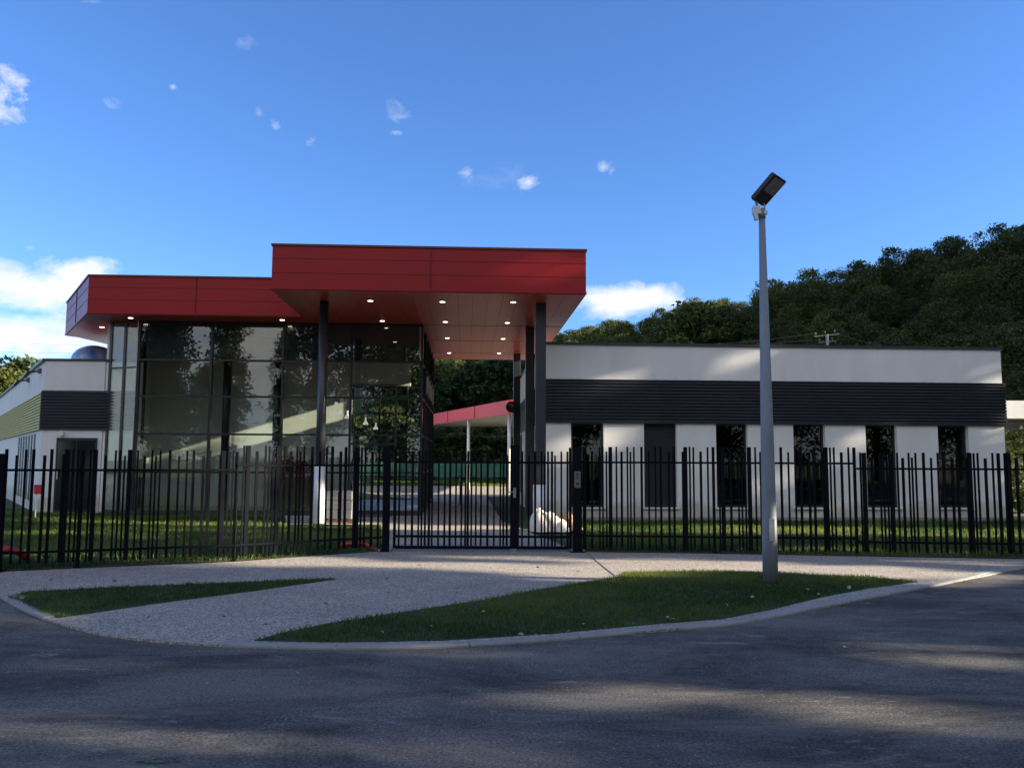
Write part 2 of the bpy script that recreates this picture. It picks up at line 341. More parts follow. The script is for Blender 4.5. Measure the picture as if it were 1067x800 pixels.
def inpoly(P, poly):
    x, y = P[:, 0], P[:, 1]; r = np.zeros(len(P), bool); n = len(poly)
    for i in range(n):
        x1, y1 = poly[i][:2]; x2, y2 = poly[(i+1) % n][:2]
        if y1 == y2: continue
        c = ((y1 > y) != (y2 > y)) & (x < (x2-x1)*(y-y1)/(y2-y1)+x1); r ^= c
    return r
def npmesh(name, V, Fc, ma, parent=None, tint=None):
    me = bpy.data.meshes.new(name); k = Fc.shape[1]
    me.vertices.add(len(V)); me.vertices.foreach_set('co', V.astype(np.float32).ravel())
    me.loops.add(Fc.size); me.loops.foreach_set('vertex_index', Fc.astype(np.int32).ravel())
    me.polygons.add(len(Fc)); me.polygons.foreach_set('loop_start', np.arange(0, Fc.size, k, dtype=np.int32))
    if tint is not None:
        a = me.attributes.new('kind_light_tint', 'FLOAT', 'POINT'); a.data.foreach_set('value', tint.astype(np.float32))
    me.update(calc_edges=True); me.materials.append(ma)
    return me
def mobj(name, me, parent=None, loc=(0, 0, 0)):
    o = bpy.data.objects.new(name, me); S.collection.objects.link(o); o.parent = parent; o.location = loc; return o

# ------------------------------------------------------------------ ground, road, path, lawns
CREST = [(172, 66), (130, 112), (90, 146), (67, 172), (43, 200), (18, 230), (-60, 275), (-197, 329), (-420, 380)]
def hill_z(x, y):
    x = np.asarray(x, float); y = np.asarray(y, float); best = np.full(x.shape, 1e9); side = np.zeros(x.shape)
    for (ax, ay), (bx, by) in zip(CREST[:-1], CREST[1:]):
        dx, dy = bx-ax, by-ay; L2 = dx*dx+dy*dy
        t = np.clip(((x-ax)*dx+(y-ay)*dy)/L2, 0, 1); d = np.hypot(x-ax-t*dx, y-ay-t*dy)
        sgn = (x-ax)*dy-(y-ay)*dx
        side = np.where(d < best, sgn, side); best = np.minimum(best, d)
    q = np.where(side > 0, 1-best/260, 1-best/78); q = np.clip(q, 0, 1)
    h = 31*q*q*(3-2*q)*(.88+.19*np.clip((x-25)/60, 0, 1.15))
    return h+np.where((side > 0) & (y > 28), 48*np.clip((x-95)/60, 0, 1)*np.clip(best/25, 0, 1)*np.clip((y-28)/25, 0, 1)*q, 0)  # unseen rise behind the crest, added to shade the hillside and courtyard trees
# one ground sheet to the horizon, with the hill
xs = np.unique(np.concatenate([np.linspace(-1500, -400, 12), np.linspace(-400, 400, 90), np.linspace(400, 1500, 12)]))
ys = np.unique(np.concatenate([np.linspace(-1500, 60, 12), np.linspace(60, 500, 60), np.linspace(500, 1800, 12)]))
XX, YY = np.meshgrid(xs, ys); ZZ = hill_z(XX, YY)-.045
V = np.stack([XX.ravel(), YY.ravel(), ZZ.ravel()], 1); nx = len(xs)
idx = np.arange(len(V)).reshape(len(ys), nx)
Fc = np.stack([idx[:-1, :-1].ravel(), idx[:-1, 1:].ravel(), idx[1:, 1:].ravel(), idx[1:, :-1].ravel()], 1)
tag(mobj('ground', npmesh('ground', V, Fc, M['grassbase'])), kind='structure')

def g2(u, v): p = G(u, v); return (p.x, p.y)
# road edge (outer side of kerb), left to right
edge = [g2(*p) for p in ((0, 621), (6, 625), (24, 634.5), (45, 643.5), (69, 651), (105, 660), (140, 664.5), (180, 668.5), (230, 671.2), (290, 673.5), (350, 674.4), (462, 672.5), (575, 665.7), (687.5, 655.6), (750, 651), (803, 642.5), (855, 632), (906, 622), (968, 610.6), (1010, 602), (1067, 591))]
eL, eR = edge[0], edge[-1]
left_ext = [(-60, eL[1]+9), (-16, eL[1]+3.2), (-9.6, eL[1]+.9)]
right_ext = [(eR[0]+3, eR[1]+1.1), (eR[0]+14, eR[1]+2.6), (70, eR[1]+3)]
full = left_ext+edge+right_ext
sheet('road', full+[(70, -11), (-60, -11)][:2], -.02, M['asphalt'])
# path + forecourt + passage: one sheet, road edge to far courtyard
fl = [(-4.40, 13.28), (-6.41, 12.39), (-8.4, 11.5), (-16, 9.9), (-60, 16)]
pathpoly = full+[(70, 15.4), (10.9, 14.0), (8.45, 14.12), (3.6, 14.72), (1.2, 14.95), W(1.0, 22.4)[:2], W(1.0, 37)[:2], (12, 40), (12, 53), (-12, 53), (-6, 38), W(-1.3, 33)[:2], W(-1.3, 24.6)[:2], W(-5.3, 24.6)[:2], g2(300, 546), g2(397, 546.5), (-2.3, 14.95)]+fl
# thin lips so the path reads as a slab
b = MB(); pp = [Vector((p[0], p[1], 0)) for p in pathpoly]
from mathutils.geometry import tessellate_polygon
for t3 in tessellate_polygon([pp]):
    a, c, d = (pp[i] for i in t3); k = len(b.v); b.v += [a, c, d]
    b.f.append((k, k+1, k+2) if (c-a).cross(d-a).z > 0 else (k+2, k+1, k))
for i in range(len(full)-1):
    a, c = full[i], full[i+1]; b.add([(a[0], a[1], 0), (c[0], c[1], 0), (c[0], c[1], -.04), (a[0], a[1], -.04)], [(0, 3, 2, 1)])
b.build('path', M['path'], None, 'structure')
# joint across the path at the right gate post
b = MB(); b.bar(Vector((*g2(611, 576), .004)), Vector((*g2(641, 600), .004)), .014, .004); b.build('path_joint', mat('joint_filler', (.12, .115, .11), .9), None, 'structure')
b = MB(); b.bar(Vector((*g2(349, 603.2), .004)), Vector((*g2(372, 602), .004)), .03, .004); b.build('path_joint', M['kerb'], None, 'structure')

def ribbon(line, wd, z, name, drop=.03, seg=1.0):
    """kerb stones following a line, each about a metre, with small gaps"""
    b = MB(); pts = [Vector((p[0], p[1], 0)) for p in line]
    fine = [pts[0]]
    for a, c in zip(pts[:-1], pts[1:]):
        n = max(1, int((c-a).length/.12))
        for i in range(1, n+1): fine.append(a+(c-a)*i/n)
    nr = []
    for i in range(len(fine)):
        d = (fine[min(i+1, len(fine)-1)]-fine[max(i-1, 0)]).normalized(); nr.append(Vector((-d.y, d.x, 0)))
    acc = 0
    for i in range(len(fine)-1):
        l = (fine[i+1]-fine[i]).length; acc += l; a, c = fine[i], fine[i+1]
        if acc > seg: acc = 0; c = a+(c-a)*.93
        o1, o2, i1, i2 = a, c, a+nr[i]*wd, c+nr[i+1]*wd
        up, dn = Vector((0, 0, z)), Vector((0, 0, -drop)); ch = .012
        e1_, e2_ = a+nr[i]*ch, c+nr[i+1]*ch; lo = Vector((0, 0, z-ch))
        b.add([o1+dn, o2+dn, o2+lo, o1+lo, e2_+up, e1_+up, i2+up, i1+up, i2+dn, i1+dn], [(0, 1, 2, 3), (3, 2, 4, 5), (5, 4, 6, 7), (7, 6, 8, 9), (0, 3, 5, 7, 9), (1, 8, 6, 4, 2)])
    return b.build(name, M['kerb'], None, 'structure')
def sm(line):
    """gentle smoothing of a measured line"""
    p = [Vector((*q, 0)) for q in line]; o = []
    for i in range(len(p)-1):
        p0, p1, p2, p3 = p[max(i-1, 0)], p[i], p[i+1], p[min(i+2, len(p)-1)]
        for t in (0, .25, .5, .75):
            o.append(.5*((2*p1)+(p2-p0)*t+(2*p0-5*p1+4*p2-p3)*t*t+(3*p1-p0-3*p2+p3)*t**3))
    o.append(p[-1]); return [(q.x, q.y) for q in o]
ribbon(sm(left_ext[1:]+edge[:4]), .11, .008, 'kerb')
ribbon(sm(edge[8:]+right_ext[:2]), .11, .008, 'kerb')
b = MB(); b.bar(Vector((*g2(232, 670.5), -.004)), Vector((*g2(264, 664.5), -.004)), .12, .03); b.build('kerb', M['kerb'], None, 'structure', bevel=.01)

isl1 = [g2(*p) for p in ((8, 621.5), (45, 640.6), (62, 643.6), (120, 635), (180, 626.5), (270, 615), (349, 603.6), (349, 602.4), (187, 609), (130, 611), (75, 614), (30, 616))]
isl2 = [g2(*p) for p in ((264, 667.5), (350, 669.3), (462, 667.3), (575, 660.3), (687.5, 649.7), (750, 645.2), (803, 635.3), (855, 622.4), (906, 612.8), (957, 606.2), (906, 600.8), (810, 597), (750, 594.7), (650, 595.8), (644, 601), (560, 614.4), (500, 625.6), (350, 648), (300, 658))]
sheet('verge', isl1, .004, M['grassbase']); sheet('verge', isl2, .004, M['grassbase'])
lawnL = [(-2.35, 14.98), g2(398, 549), g2(300, 549), W(-5.25, 24.75)[:2], W(-9.7, 24.75)[:2], W(-10.5, 25.25)[:2], W(-12.5, 25.25)[:2], (-26, 43), (-50, 43), (-50, 14), (-16, 10.1), (-8.4, 11.6), (-6.41, 12.5), (-4.40, 13.42)]
lawnR = [(1.25, 15.0), (3.6, 14.85), (6.04, 14.55), (8.45, 14.22), (10.9, 14.1), (40, 15.5), (40, 60), W(15.3, 60)[:2], W(15.3, 22.35)[:2], W(2.4, 22.35)[:2], g2(596, 552)]
soilL = [(-2.3, 14.86), (-2.3, 15.15), (-4.3, 13.75), (-6.3, 12.95), (-8.4, 12.1), (-16, 10.6), (-16, 10.0), (-8.4, 11.55), (-6.41, 12.43), (-4.40, 13.32)]
soilR = [(1.2, 14.9), (3.6, 14.74), (8.45, 14.14), (12, 14.0), (12, 14.5), (8.45, 14.7), (3.6, 15.2), (1.2, 15.3)]
sheet('lawn', lawnL, .004, M['grassbase']); sheet('lawn', lawnR, .004, M['grassbase'])
sheet('soil_strip', soilL, .009, M['soil']); sheet('soil_strip', soilR, .009, M['soil'])
fieldp = [(-30, 53), (60, 53), (60, 100), (-30, 100)]
sheet('field', fieldp, .004, M['grassbase'])

def blades(name, poly, dens, h, wd, ntry=None, label=None, box=None, thin=None):
    xs_ = [p[0] for p in poly]; ys_ = [p[1] for p in poly]; x0, x1, y0, y1 = box or (min(xs_), max(xs_), min(ys_), max(ys_))
    n = int((x1-x0)*(y1-y0)*dens); P = np.stack([rng.uniform(x0, x1, n), rng.uniform(y0, y1, n)], 1); P = P[inpoly(P, poly)]
    if thin is not None: P = P[thin(P)]
    n = len(P); a = rng.uniform(0, 6.283, n); hh = h*rng.uniform(.45, 1.25, n)*(.75+.5*np.sin(P[:, 0]*1.9+np.sin(P[:, 1]*2.3)*1.7)**2)
    ln = rng.uniform(.1, .9, n)*hh; a2 = rng.uniform(0, 6.283, n)
    D = np.stack([np.cos(a), np.sin(a), 0*a], 1)*(wd*rng.uniform(.6, 1.3, n))[:, None]; B0 = np.concatenate([P, np.full((n, 1), 0.004)], 1)
    T = B0+np.stack([np.cos(a2)*ln, np.sin(a2)*ln, hh], 1); mid = B0+(T-B0)*.5+np.array([0, 0, 1])*(hh*.12)[:, None]
    V = np.stack([B0-D, B0+D, mid+D*.7, mid-D*.7, T], 1).reshape(-1, 3); i = np.arange(n)*5
    F3 = np.concatenate([np.stack([i, i+1, i+2], 1), np.stack([i, i+2, i+3], 1), np.stack([i+3, i+2, i+4], 1)])
    t = np.repeat(.4*np.sin(P[:, 0]*.9+2)*np.sin(P[:, 1]*1.3+1)-.05, 5)
    o = mobj(name, npmesh(name, V, F3, M['grassblade'], tint=t)); tag(o, label, 'grass', kind='stuff'); return o
blades('grass', isl1, 2200, .032, .0035, label='short green grass of the narrow left verge')
blades('grass', isl2, 2200, .036, .0035, label='short green grass of the kerbed verge around the lamp post')
blades('grass', lawnL, 420, .07, .007, label='grass of the lawn behind the left fence', box=(-16, -2, 10, 26))
blades('grass', lawnR, 420, .07, .007, label='grass of the lawn behind the right fence', box=(1, 22, 13.9, 23))
blades('weeds', soilL, 260, .10, .008, label='sparse weeds at the foot of the left fence', box=(-10, -2, 10, 16))
blades('weeds', soilR, 260, .10, .008, label='sparse weeds at the foot of the right fence', box=(1, 12, 13.5, 16))
blades('grass', fieldp, 120, .12, .03, label='grass of the far field beyond the courtyard', box=(-10, 10, 53, 66))

# ------------------------------------------------------------------ corrugated band helper
def corrug(b, fr, x0, x1, y, z0, z1, n, depth=.045, outdir=-1):
    """horizontal ribs on a vertical plane; fr maps (along, out, z)"""
    p = (z1-z0)/n; prof = []
    for i in range(n):
        z = z0+i*p; prof += [(0, z), (depth, z+p*.14), (depth, z+p*.62), (0, z+p*.76)]
    prof.append((0, z1)); k = len(b.v)
    for d, z in prof: b.v += [fr(x0, y+outdir*d, z), fr(x1, y+outdir*d, z)]
    for i in range(len(prof)-1): b.f.append((k+2*i, k+2*i+1, k+2*i+3, k+2*i+2))
    return b

# ------------------------------------------------------------------ right wing
ZR = 4.85
rw = empty('school_wing', W(8, 22.5), 'long white wing with dark ribbed band and tall narrow windows right of the gate', 'building')
WIN = [(2.87, 3.77), (4.88, 5.78), (6.88, 7.76), (9.05, 9.95), (11.1, 12.0), (13.17, 14.05)]
XL, XR, YF, YB = 2.13, 15.1, 22.5, 37.0
b = MB(); xs_ = [XL]+[q for a in WIN for q in a]+[XR]
for i in range(0, len(xs_), 2): b.box(xs_[i], xs_[i+1], YF, YF+.3, -.05, 2.66, W)
for a, c in WIN: b.box(a, c, YF, YF+.3, -.05, .32, W)
b.box(XL, XL+.25, YF+.3, YB, -.05, 4.72, W); b.box(XR-.25, XR, YF+.3, YB, -.05, 4.72, W); b.box(XL+.25, XR-.25, YB-.25, YB, -.05, 4.72, W)
b.box(XL, XR, YF, YF+.3, 2.66, ZR-.07, W)
b.box(XL, XL+.25, YF+.3, YB, 4.72, ZR-.07, W); b.box(XR-.25, XR, YF+.3, YB, 4.72, ZR-.07, W)
b.build('wall', M['plaster'], rw)
MB().box(XL+.25, XR-.25, YF+.3, YB-.25, 4.3, 4.5, W).build('roof', M['grey'], rw)
b = MB(); b.box(XL+.25, XR-.25, YF+4.2, YF+4.35, 0, 4.3, W).build('inner_wall', M['dark'], rw)
MB().box(XL+.25, XR-.25, YF+.3, YB-.25, -.04, .06, W).build('floor', M['dark'], rw)
b = MB(); b.box(XL-.04, XR+.04, YF-.05, YF+.34, ZR-.07, ZR, W); b.box(XL-.04, XL+.29, YF+.34, YB, ZR-.07, ZR, W); b.box(XR-.29, XR+.04, YF+.34, YB, ZR-.07, ZR, W); b.build('coping', M['coping'], rw)
b = MB(); corrug(b, W, XL-.05, XR+.06, YF-.02, 2.66, 3.80, 13)
corrug(b, lambda s_, o_, z: W(XL-.02+(o_), s_, z), YB, YF-.05, 0, 2.66, 3.80, 13)
corrug(b, lambda s_, o_, z: W(XR+.02-(o_), s_, z), YF-.05, YB, 0, 2.66, 3.80, 13)
b.build('cladding', M['band'], rw)
b = MB(); b.box(XL-.05, XR+.06, YF-.07, YF-.005, 3.80, 3.83, W); b.box(XL-.05, XR+.06, YF-.07, YF-.005, 2.635, 2.66, W); b.build('cladding_trim', M['coping'], rw)
for i, (a, c) in enumerate(WIN):
    wn = MB(); t = .055; y0, y1 = YF+.14, YF+.2; z0, z1 = .36, 2.64
    wn.box(a, a+t, y0, y1, z0, z1, W); wn.box(c-t, c, y0, y1, z0, z1, W); wn.box(a+t, c-t, y0, y1, z1-t, z1, W); wn.box(a+t, c-t, y0, y1, z0, z0+t, W)
    wn = wn.build('window', M['frame'], rw)
    if i == 1:
        pb = MB(); corrug(pb, W, a+t, c-t, y0+.02, z0+t, z1-t, 42, .012); pb.build('shutter', M['blind'], wn, label='closed dark roller shutter')
    else:
        MB().box(a+t, c-t, y0+.02, y0+.04, z0+t, z1-t, W).build('pane', M['winglass'], wn)
    MB().box(a-.06, c+.06, YF-.07, YF+.16, .315, .355, W).build('sill', M['sill'], wn, bevel=.006)
# plinth line
MB().box(2.2, XR+.01, YF-.012, YF+.05, -.03, .10, W).build('plinth', M['kerb'], rw)
# narrow windows along the passage side
for y in (25.6, 28.4, 31.2):
    wn = MB().box(XL-.012, XL+.05, y, y+.8, .4, 2.6, W).build('window', M['frame'], rw)
    MB().box(XL-.02, XL-.012, y+.06, y+.74, .46, 2.54, W).build('pane', M['blind'], wn)

# ------------------------------------------------------------------ entrance hall: canopy roof, columns, glazing
ZS, ZT = 5.70, 6.82
eh = empty('entrance_hall', W(-6, 25), 'glazed entrance hall under a big red stepped flat canopy on dark columns', 'building')
plan = [W(-4.71, 20.04), W(2.94, 20.04), W(2.94, 33.45), W(-12.3, 33.45), W(-12.9, 28.5), W(-13.35, 28.2), W(-10.72, 23.85), W(-4.71, 23.85)]
plan[4] = W(-13.1, 28.55)
pl2 = [(p.x, p.y) for p in plan]
roof = MB().prism(pl2, ZS+.02, ZT-.05).build('roof', M['red'], eh)
def inset(pts, d):
    o = []; n = len(pts)
    for i in range(n):
        a, p, c = Vector(pts[i-1]), Vector(pts[i]), Vector(pts[(i+1) % n]); d1 = (p-a).normalized(); d2 = (c-p).normalized()
        n1_, n2_ = Vector((-d1.y, d1.x)), Vector((-d2.y, d2.x)); k = n1_+n2_; k = k/(k.length_squared/2); o.append(tuple(p+k*d))
    return o
MB().prism(inset(pl2, -.03), ZT-.05, ZT).build('coping', M['redcoping'], roof)
MB().prism(inset(pl2, -.015), ZS-.0, ZS+.045).build('edge_trim', M['red'], roof)
sof = MB().prism(inset(pl2, .03), ZS-.02, ZS+.01).build('soffit', M['redsoffit'], eh)
# fascia joints: fine horizontal seams and broad vertical joints
b = MB()
def seam(p, q, z, hgt=.010, o=.004):
    p, q = Vector(p), Vector(q); d = (q-p).normalized(); nn_ = Vector((d.y, -d.x, 0)); a = p+nn_*o; c = q+nn_*o
    b.bar(Vector((a.x, a.y, z)), Vector((c.x, c.y, z)), .008, hgt)
edges = [(plan[0], plan[1]), (plan[6], plan[7]), (plan[5], plan[6]), (plan[7], plan[0]), (plan[1], plan[2])]
for p, q in edges:
    for z in (ZS+.41, ZS+.76): seam(p, q, z, .005)
def vjoint(p, q, t):
    p, q = Vector(p), Vector(q); d = (q-p).normalized(); nn_ = Vector((d.y, -d.x, 0)); c = p+(q-p)*t+nn_*.005
    b.bar(Vector((c.x, c.y, ZS+.045)), Vector((c.x, c.y, ZT-.05)), .03, .012, up=d)
vjoint(plan[0], plan[1], .5); vjoint(plan[6], plan[7], .5); vjoint(plan[5], plan[6], .52)
for t in (.25, .5, .75): vjoint(plan[1], plan[2], t)
b.build('panel_joint', M['joint'], roof)
# soffit plank seams
b = MB()
x = -4.4
while x < 2.9:
    b.box(x, x+.006, 20.1, 33.3, ZS-.022, ZS-.019, W); x += .38
for y in (24.95, 28.2, 31.5): b.box(-4.6, 2.88, y, y+.02, ZS-.026, ZS-.018, W)
b.build('soffit_joint', M['joint'], sof)
for q in [(-2.46, 21.16), (-2.46, 24.23), (-.62, 21.15), (-.62, 24.24), (-.63, 27.49), (-.64, 31.35), (1.2, 21.05), (1.21, 24.26), (1.23, 27.5), (1.25, 31.3), (-5.37, 24.3), (-9.69, 24.3), (-11.26, 26.1)]:
    c = W(*q, ZS-.03); dl = MB().tube([c+Vector((0, 0, .02)), c-Vector((0, 0, .012))], .09, 20).build('downlight', M['alu'], eh)
    MB().tube([c-Vector((0, 0, .010)), c-Vector((0, 0, .016))], .065, 20).build('diffuser', M['led'], dl)
# columns
COLS = [(-3.67, 21.4, True), (1.93, 21.3, True), (1.95, 25.2, False), (1.95, 31.6, False)]
for x, y, wrapd in COLS:
    p = W(x, y); r = .125
    if wrapd and x < 0:
        c = MB().tube([p, p+Vector((0, 0, ZS-.02))], .118, 24).build('column', M['steel'], eh)
    else:
        c = MB().box(x-.13, x+.13, y-.13, y+.13, 0, ZS-.02, W).build('column', M['steel'], eh, bevel=.015)
    if wrapd:
        MB().tube([p+Vector((0, 0, .02)), p+Vector((0, 0, 1.45 if x < 0 else 1.0))], [.15, .14] if x < 0 else .19, 20).build('protective_sleeve', M['wrap'], c)
# glazing
GY = 24.88; GXL, GXR = -9.62, -1.32
gz_ = MB(); xm = [GXL, -7.52, -5.43, -3.42, GXR]; zt = [.10, 1.23, 2.34, 3.45, 4.52, ZS-.02]
fm = MB()
for x in xm: fm.box(x-.03, x+.03, GY-.06, GY+.08, .0, ZS-.02, W)
for z in zt[1:-1]: fm.box(GXL+.03, GXR-.03, GY-.045, GY+.05, z-.028, z+.028, W)
fm.box(GXL+.03, GXR-.03, GY-.045, GY+.05, ZS-.10, ZS-.021, W)
fm.box(-2.1, -2.05, GY-.045, GY+.05, .1, 3.85, W); fm.box(-3.39, -2.1, GY-.045, GY+.05, 3.8, 3.86, W); fm.box(-3.39, -2.1, GY-.045, GY+.05, 2.05, 2.11, W)
frm = fm.build('glazing_frame', M['frame'], eh)
MB().box(GXL-.05, GXR+.05, GY-.1, GY+.12, -.03, .13, W).build('plinth', M['coping'], eh)
for i in range(4):
    for j in range(5):
        MB().box(xm[i]+.03, xm[i+1]-.03, GY-.008, GY+.012, zt[j]+.028, zt[j+1]-.028, W).build('glass_pane', M['glass'], eh)
MB().box(GXL-.05, GXL-.03, GY-.09, GY+.0, 0, ZS-.02, W).build('corner_trim', M['alu'], frm)
# oblique side glazing at the left
P0, P1 = W(GXL, GY), W(-10.62, 25.32); fm = MB(); gl = MB()
for t in (.5, 1.0):
    p = P0.lerp(P1, t); fm.bar(p, p+Vector((0, 0, ZS-.02)), .06, .09, up=(P1-P0))
for z in (1.23, 4.3, ZS-.07, .1): fm.bar(P0+Vector((0, 0, z)), P1+Vector((0, 0, z)), .05, .05)
fm.build('side_frame', M['frame'], eh)
gl.bar(P0+Vector((0, 0, 2.8)), P1+Vector((0, 0, 2.8)), .02, 5.5); gl.build('side_glass', M['glass'], eh)
# passage side glazing
fm = MB(); ym = [24.88, 26.5, 28.1, 29.7, 31.3, 33.0]
for y in ym[1:]: fm.box(GXR-.05, GXR+.06, y-.03, y+.03, 0, ZS-.02, W)
for z in zt[1:-1]+[.1, ZS-.08]: fm.box(GXR-.03, GXR+.04, GY+.08, 33.0, z-.028, z+.028, W)
fm.build('side_frame', M['frame'], eh)
for i in range(5): MB().box(GXR-.005, GXR+.012, ym[i]+.03, ym[i+1]-.03, .13, ZS-.11, W).build('side_glass', M['glass'], eh)
# inside
b = MB(); b.box(-10.62, -3.9, 28.6, 28.8, 0, ZS-.02, W); b.box(-10.75, -10.62, 25.34, 28.8, 0, ZS-.02, W)
b.box(-3.9, -1.9, 28.6, 28.8, 4.15, ZS-.02, W)
b.build('inner_wall', M['plaster_in'], eh)
b = MB()
for x in (-3.85, -2.95, -2.0, -1.45): b.box(x-.03, x+.03, 28.65, 28.75, 0, 4.15, W)
for z in (1.05, 2.2, 3.2, 4.1): b.box(-3.85, -1.45, 28.66, 28.74, z-.03, z+.03, W)
b.build('inner_screen', M['frame'], eh)
MB().add([W(GXL+.05, GY+.1, .06), W(GXR-.05, GY+.1, .06), W(GXR-.05, 33, .06), W(-4, 33, .06), W(-4, 28.6, .06), W(-10.6, 28.6, .06), W(-10.6, 25.4, .06)], [(0, 1, 2, 3, 4, 5, 6)]).build('floor', M['floor'], eh)
MB().box(GXL+.1, GXR-.1, GY+.25, GY+.33, 4.55, ZS-.021, W).build('bulkhead', M['dark'], eh)
for u in (144, 234, 287):
    p = PY(u, 480, 25.9); p.z = .06; MB().tube([p, Vector((p.x, p.y, ZS-.02))], .125, 16).build('inner_column', M['steel'], eh)
MB().box(-3.3, -2.15, GY-.9, GY-.15, .0, .03, W).build('doormat', M['blind'], eh)
# pendants
for u, v, Y, r in ((350, 431, 26.6, .17), (362, 434.5, 27.6, .10), (381, 441, 30.0, .10), (391.5, 446, 31, .09)):
    p = PY(u, v, Y); t = empty('pendant_lamp', (p.x, p.y, ZS-.02), {350: 'largest white bell-shaped pendant lamp behind the hall glass near the round column', 362: 'small pendant lamp just right of the largest one inside the hall', 381: 'small dim pendant lamp second from the right inside the hall', 391.5: 'small bright pendant lamp farthest right inside the hall'}[u], 'lamp', 'pendant lamps hanging inside the hall')
    MB().tube([(p.x, p.y, ZS-.02), (p.x, p.y, p.z+r)], .008, 6).build('cord', M['frame'], t)
    MB().tube([(p.x, p.y, p.z+r*2.2), (p.x, p.y, p.z+r*.9), (p.x, p.y, p.z+r*.6), (p.x, p.y, p.z), (p.x, p.y, p.z-r*.5)], [r*.3, r*.3, r*.55, r*.95, r], 16).build('lamp_shade', M['porcelain'], t)
# red flower display seen through the hall glass
p = PY(303, 505, 27.2); t = empty('flower_stand', (p.x, p.y, .06), 'dark stand topped with bright red flowers behind the hall glass', 'plant stand')
MB().box(p.x-.6, p.x+.6, p.y-.2, p.y+.2, .06, 1.05).build('stand', M['wood'], t, bevel=.02)
n = 900; q = rng.normal(0, 1, (n, 3))*np.array([.30, .12, .12])+np.array([p.x, p.y, 1.35])-np.array(wloc(t)); a = rng.normal(0, .035, (n, 3)); c_ = rng.normal(0, .035, (n, 3))
V = np.stack([q-a, q+c_, q+a, q-c_], 1).reshape(-1, 3); mobj('flowers', npmesh('flowers', V, np.arange(4*n).reshape(n, 4), M['flower']), t)
# round disc bracketed off the rear column
p = PY(533, 424, 30.6); t = empty('clock', p, 'round dark clock with pale hands on the rear dark column of the passage', 'clock')
MB().tube([p+Vector((0, .04, 0)), p-Vector((0, .04, 0))], .21, 28).build('casing', M['clock'], t)
b = MB(); b.bar(p+Vector((-.08, -.046, .08)), p+Vector((.05, -.046, .08)), .012, .02); b.bar(p+Vector((.05, -.046, .08)), p+Vector((0, -.046, -.02)), .012, .02, up=Vector((0, 1, 0))); b.build('hands', M['white'], t)
MB().bar(p+Vector((.05, 0, .0)), Vector((W(1.95, 31.6).x, W(1.95, 31.6).y-.1, p.z)), .04, .04).build('bracket', M['steel'], t)

# ------------------------------------------------------------------ left wing
ZL = 4.57
lw = empty('school_wing', W(-12.5, 25.3), 'low white wing with dark and lime ribbed bands and double door left of the hall', 'building')
C0 = W(-12.5, 25.3); dS = Vector((-.574, .819, 0)); C1 = C0+dS*24; E0 = W(-10.62, 25.3)
SW = lambda s_, o_, z: Vector((C0.x, C0.y, 0))+dS*s_+Vector((-.819, -.574, 0))*(-o_)+Vector((0, 0, z))
C2 = W(-10.76, 25.3+24)
wl = [(C0.x, C0.y), (W(-10.76, 25.3).x, W(-10.76, 25.3).y), (C2.x, C2.y), (C1.x, C1.y)]
MB().prism(wl, -.05, ZL-.25).build('wall', M['plaster'], lw)
b = MB(); b.box(-12.5, -10.76, 25.3, 25.5, ZL-.25, ZL-.06, W); b.bar(C0+dS*.1+Vector((.08, .06, ZL-.155)), C1+Vector((.08, .06, ZL-.155)), .2, .19); b.build('parapet', M['plaster'], lw)
b = MB(); b.box(-12.55, -9.7, 25.26, 25.54, ZL-.06, ZL, W); b.bar(C0+Vector((.06, .02, ZL-.03)), C1+Vector((.06, .05, ZL-.03)), .3, .058); b.build('coping', M['coping'], lw)
MB().box(-10.7, -9.72, 25.31, 25.5, -.02, ZL-.06, W).build('wall', M['plaster'], lw)
b = MB(); corrug(b, W, -12.55, -9.75, 25.28, 2.45, 3.62, 13); b.build('cladding', M['band'], lw, label='dark ribbed front band')
b = MB(); k = corrug(b, SW, 24, .0, 0.02*-1, 2.45, 3.62, 13); b.build('cladding', M['lime'], lw, label='lime green ribbed side band')
dr = MB().box(-12.03, -10.88, 25.24, 25.33, .06, 2.22, W).build('door', M['frame'], lw)
b = MB(); b.box(-11.97, -11.49, 25.215, 25.238, .14, 2.14, W); b.box(-11.42, -10.94, 25.215, 25.238, .14, 2.14, W); b.build('door_glass', mat('door_glass', (.012, .014, .017), .08, spec=.8), dr)
MB().bar(W(-11.92, 25.16, 1.0), W(-11.92, 25.16, 1.28), .035, .035).build('handle', M['alu'], dr)
MB().box(-11.95, -11.83, 25.18, 25.28, 2.28, 2.4, W).build('sensor', M['white'], lw, bevel=.01)
for s_ in (1.6, 2.5, 3.4, 4.3, 5.2, 6.1, 7.0):
    MB().add([SW(s_, -.02, .3), SW(s_+.35, -.02, .3), SW(s_+.35, -.02, 2.38), SW(s_, -.02, 2.38)], [(0, 1, 2, 3)]).build('window', M['frame'], lw)
for s_ in (1.0, 4.6):
    q = SW(s_, -.02, 4.28); o_ = Vector((-.819, -.574, 0)); fx = MB().bar(q, q+o_*.35+Vector((0, 0, -.06)), .05, .05).build('wall_lamp', M['lamp_black'], lw)
    MB().bar(q+o_*.30+Vector((0, 0, -.02)), q+o_*.42+Vector((0, 0, -.22)), .14, .08).build('lamp_head', M['lamp_black'], fx)
    MB().bar(q+o_*.01-Vector((0, 0, .08)), q+o_*.02+Vector((0, 0, .08)), .12, .12).build('base_plate', M['grey'], fx)
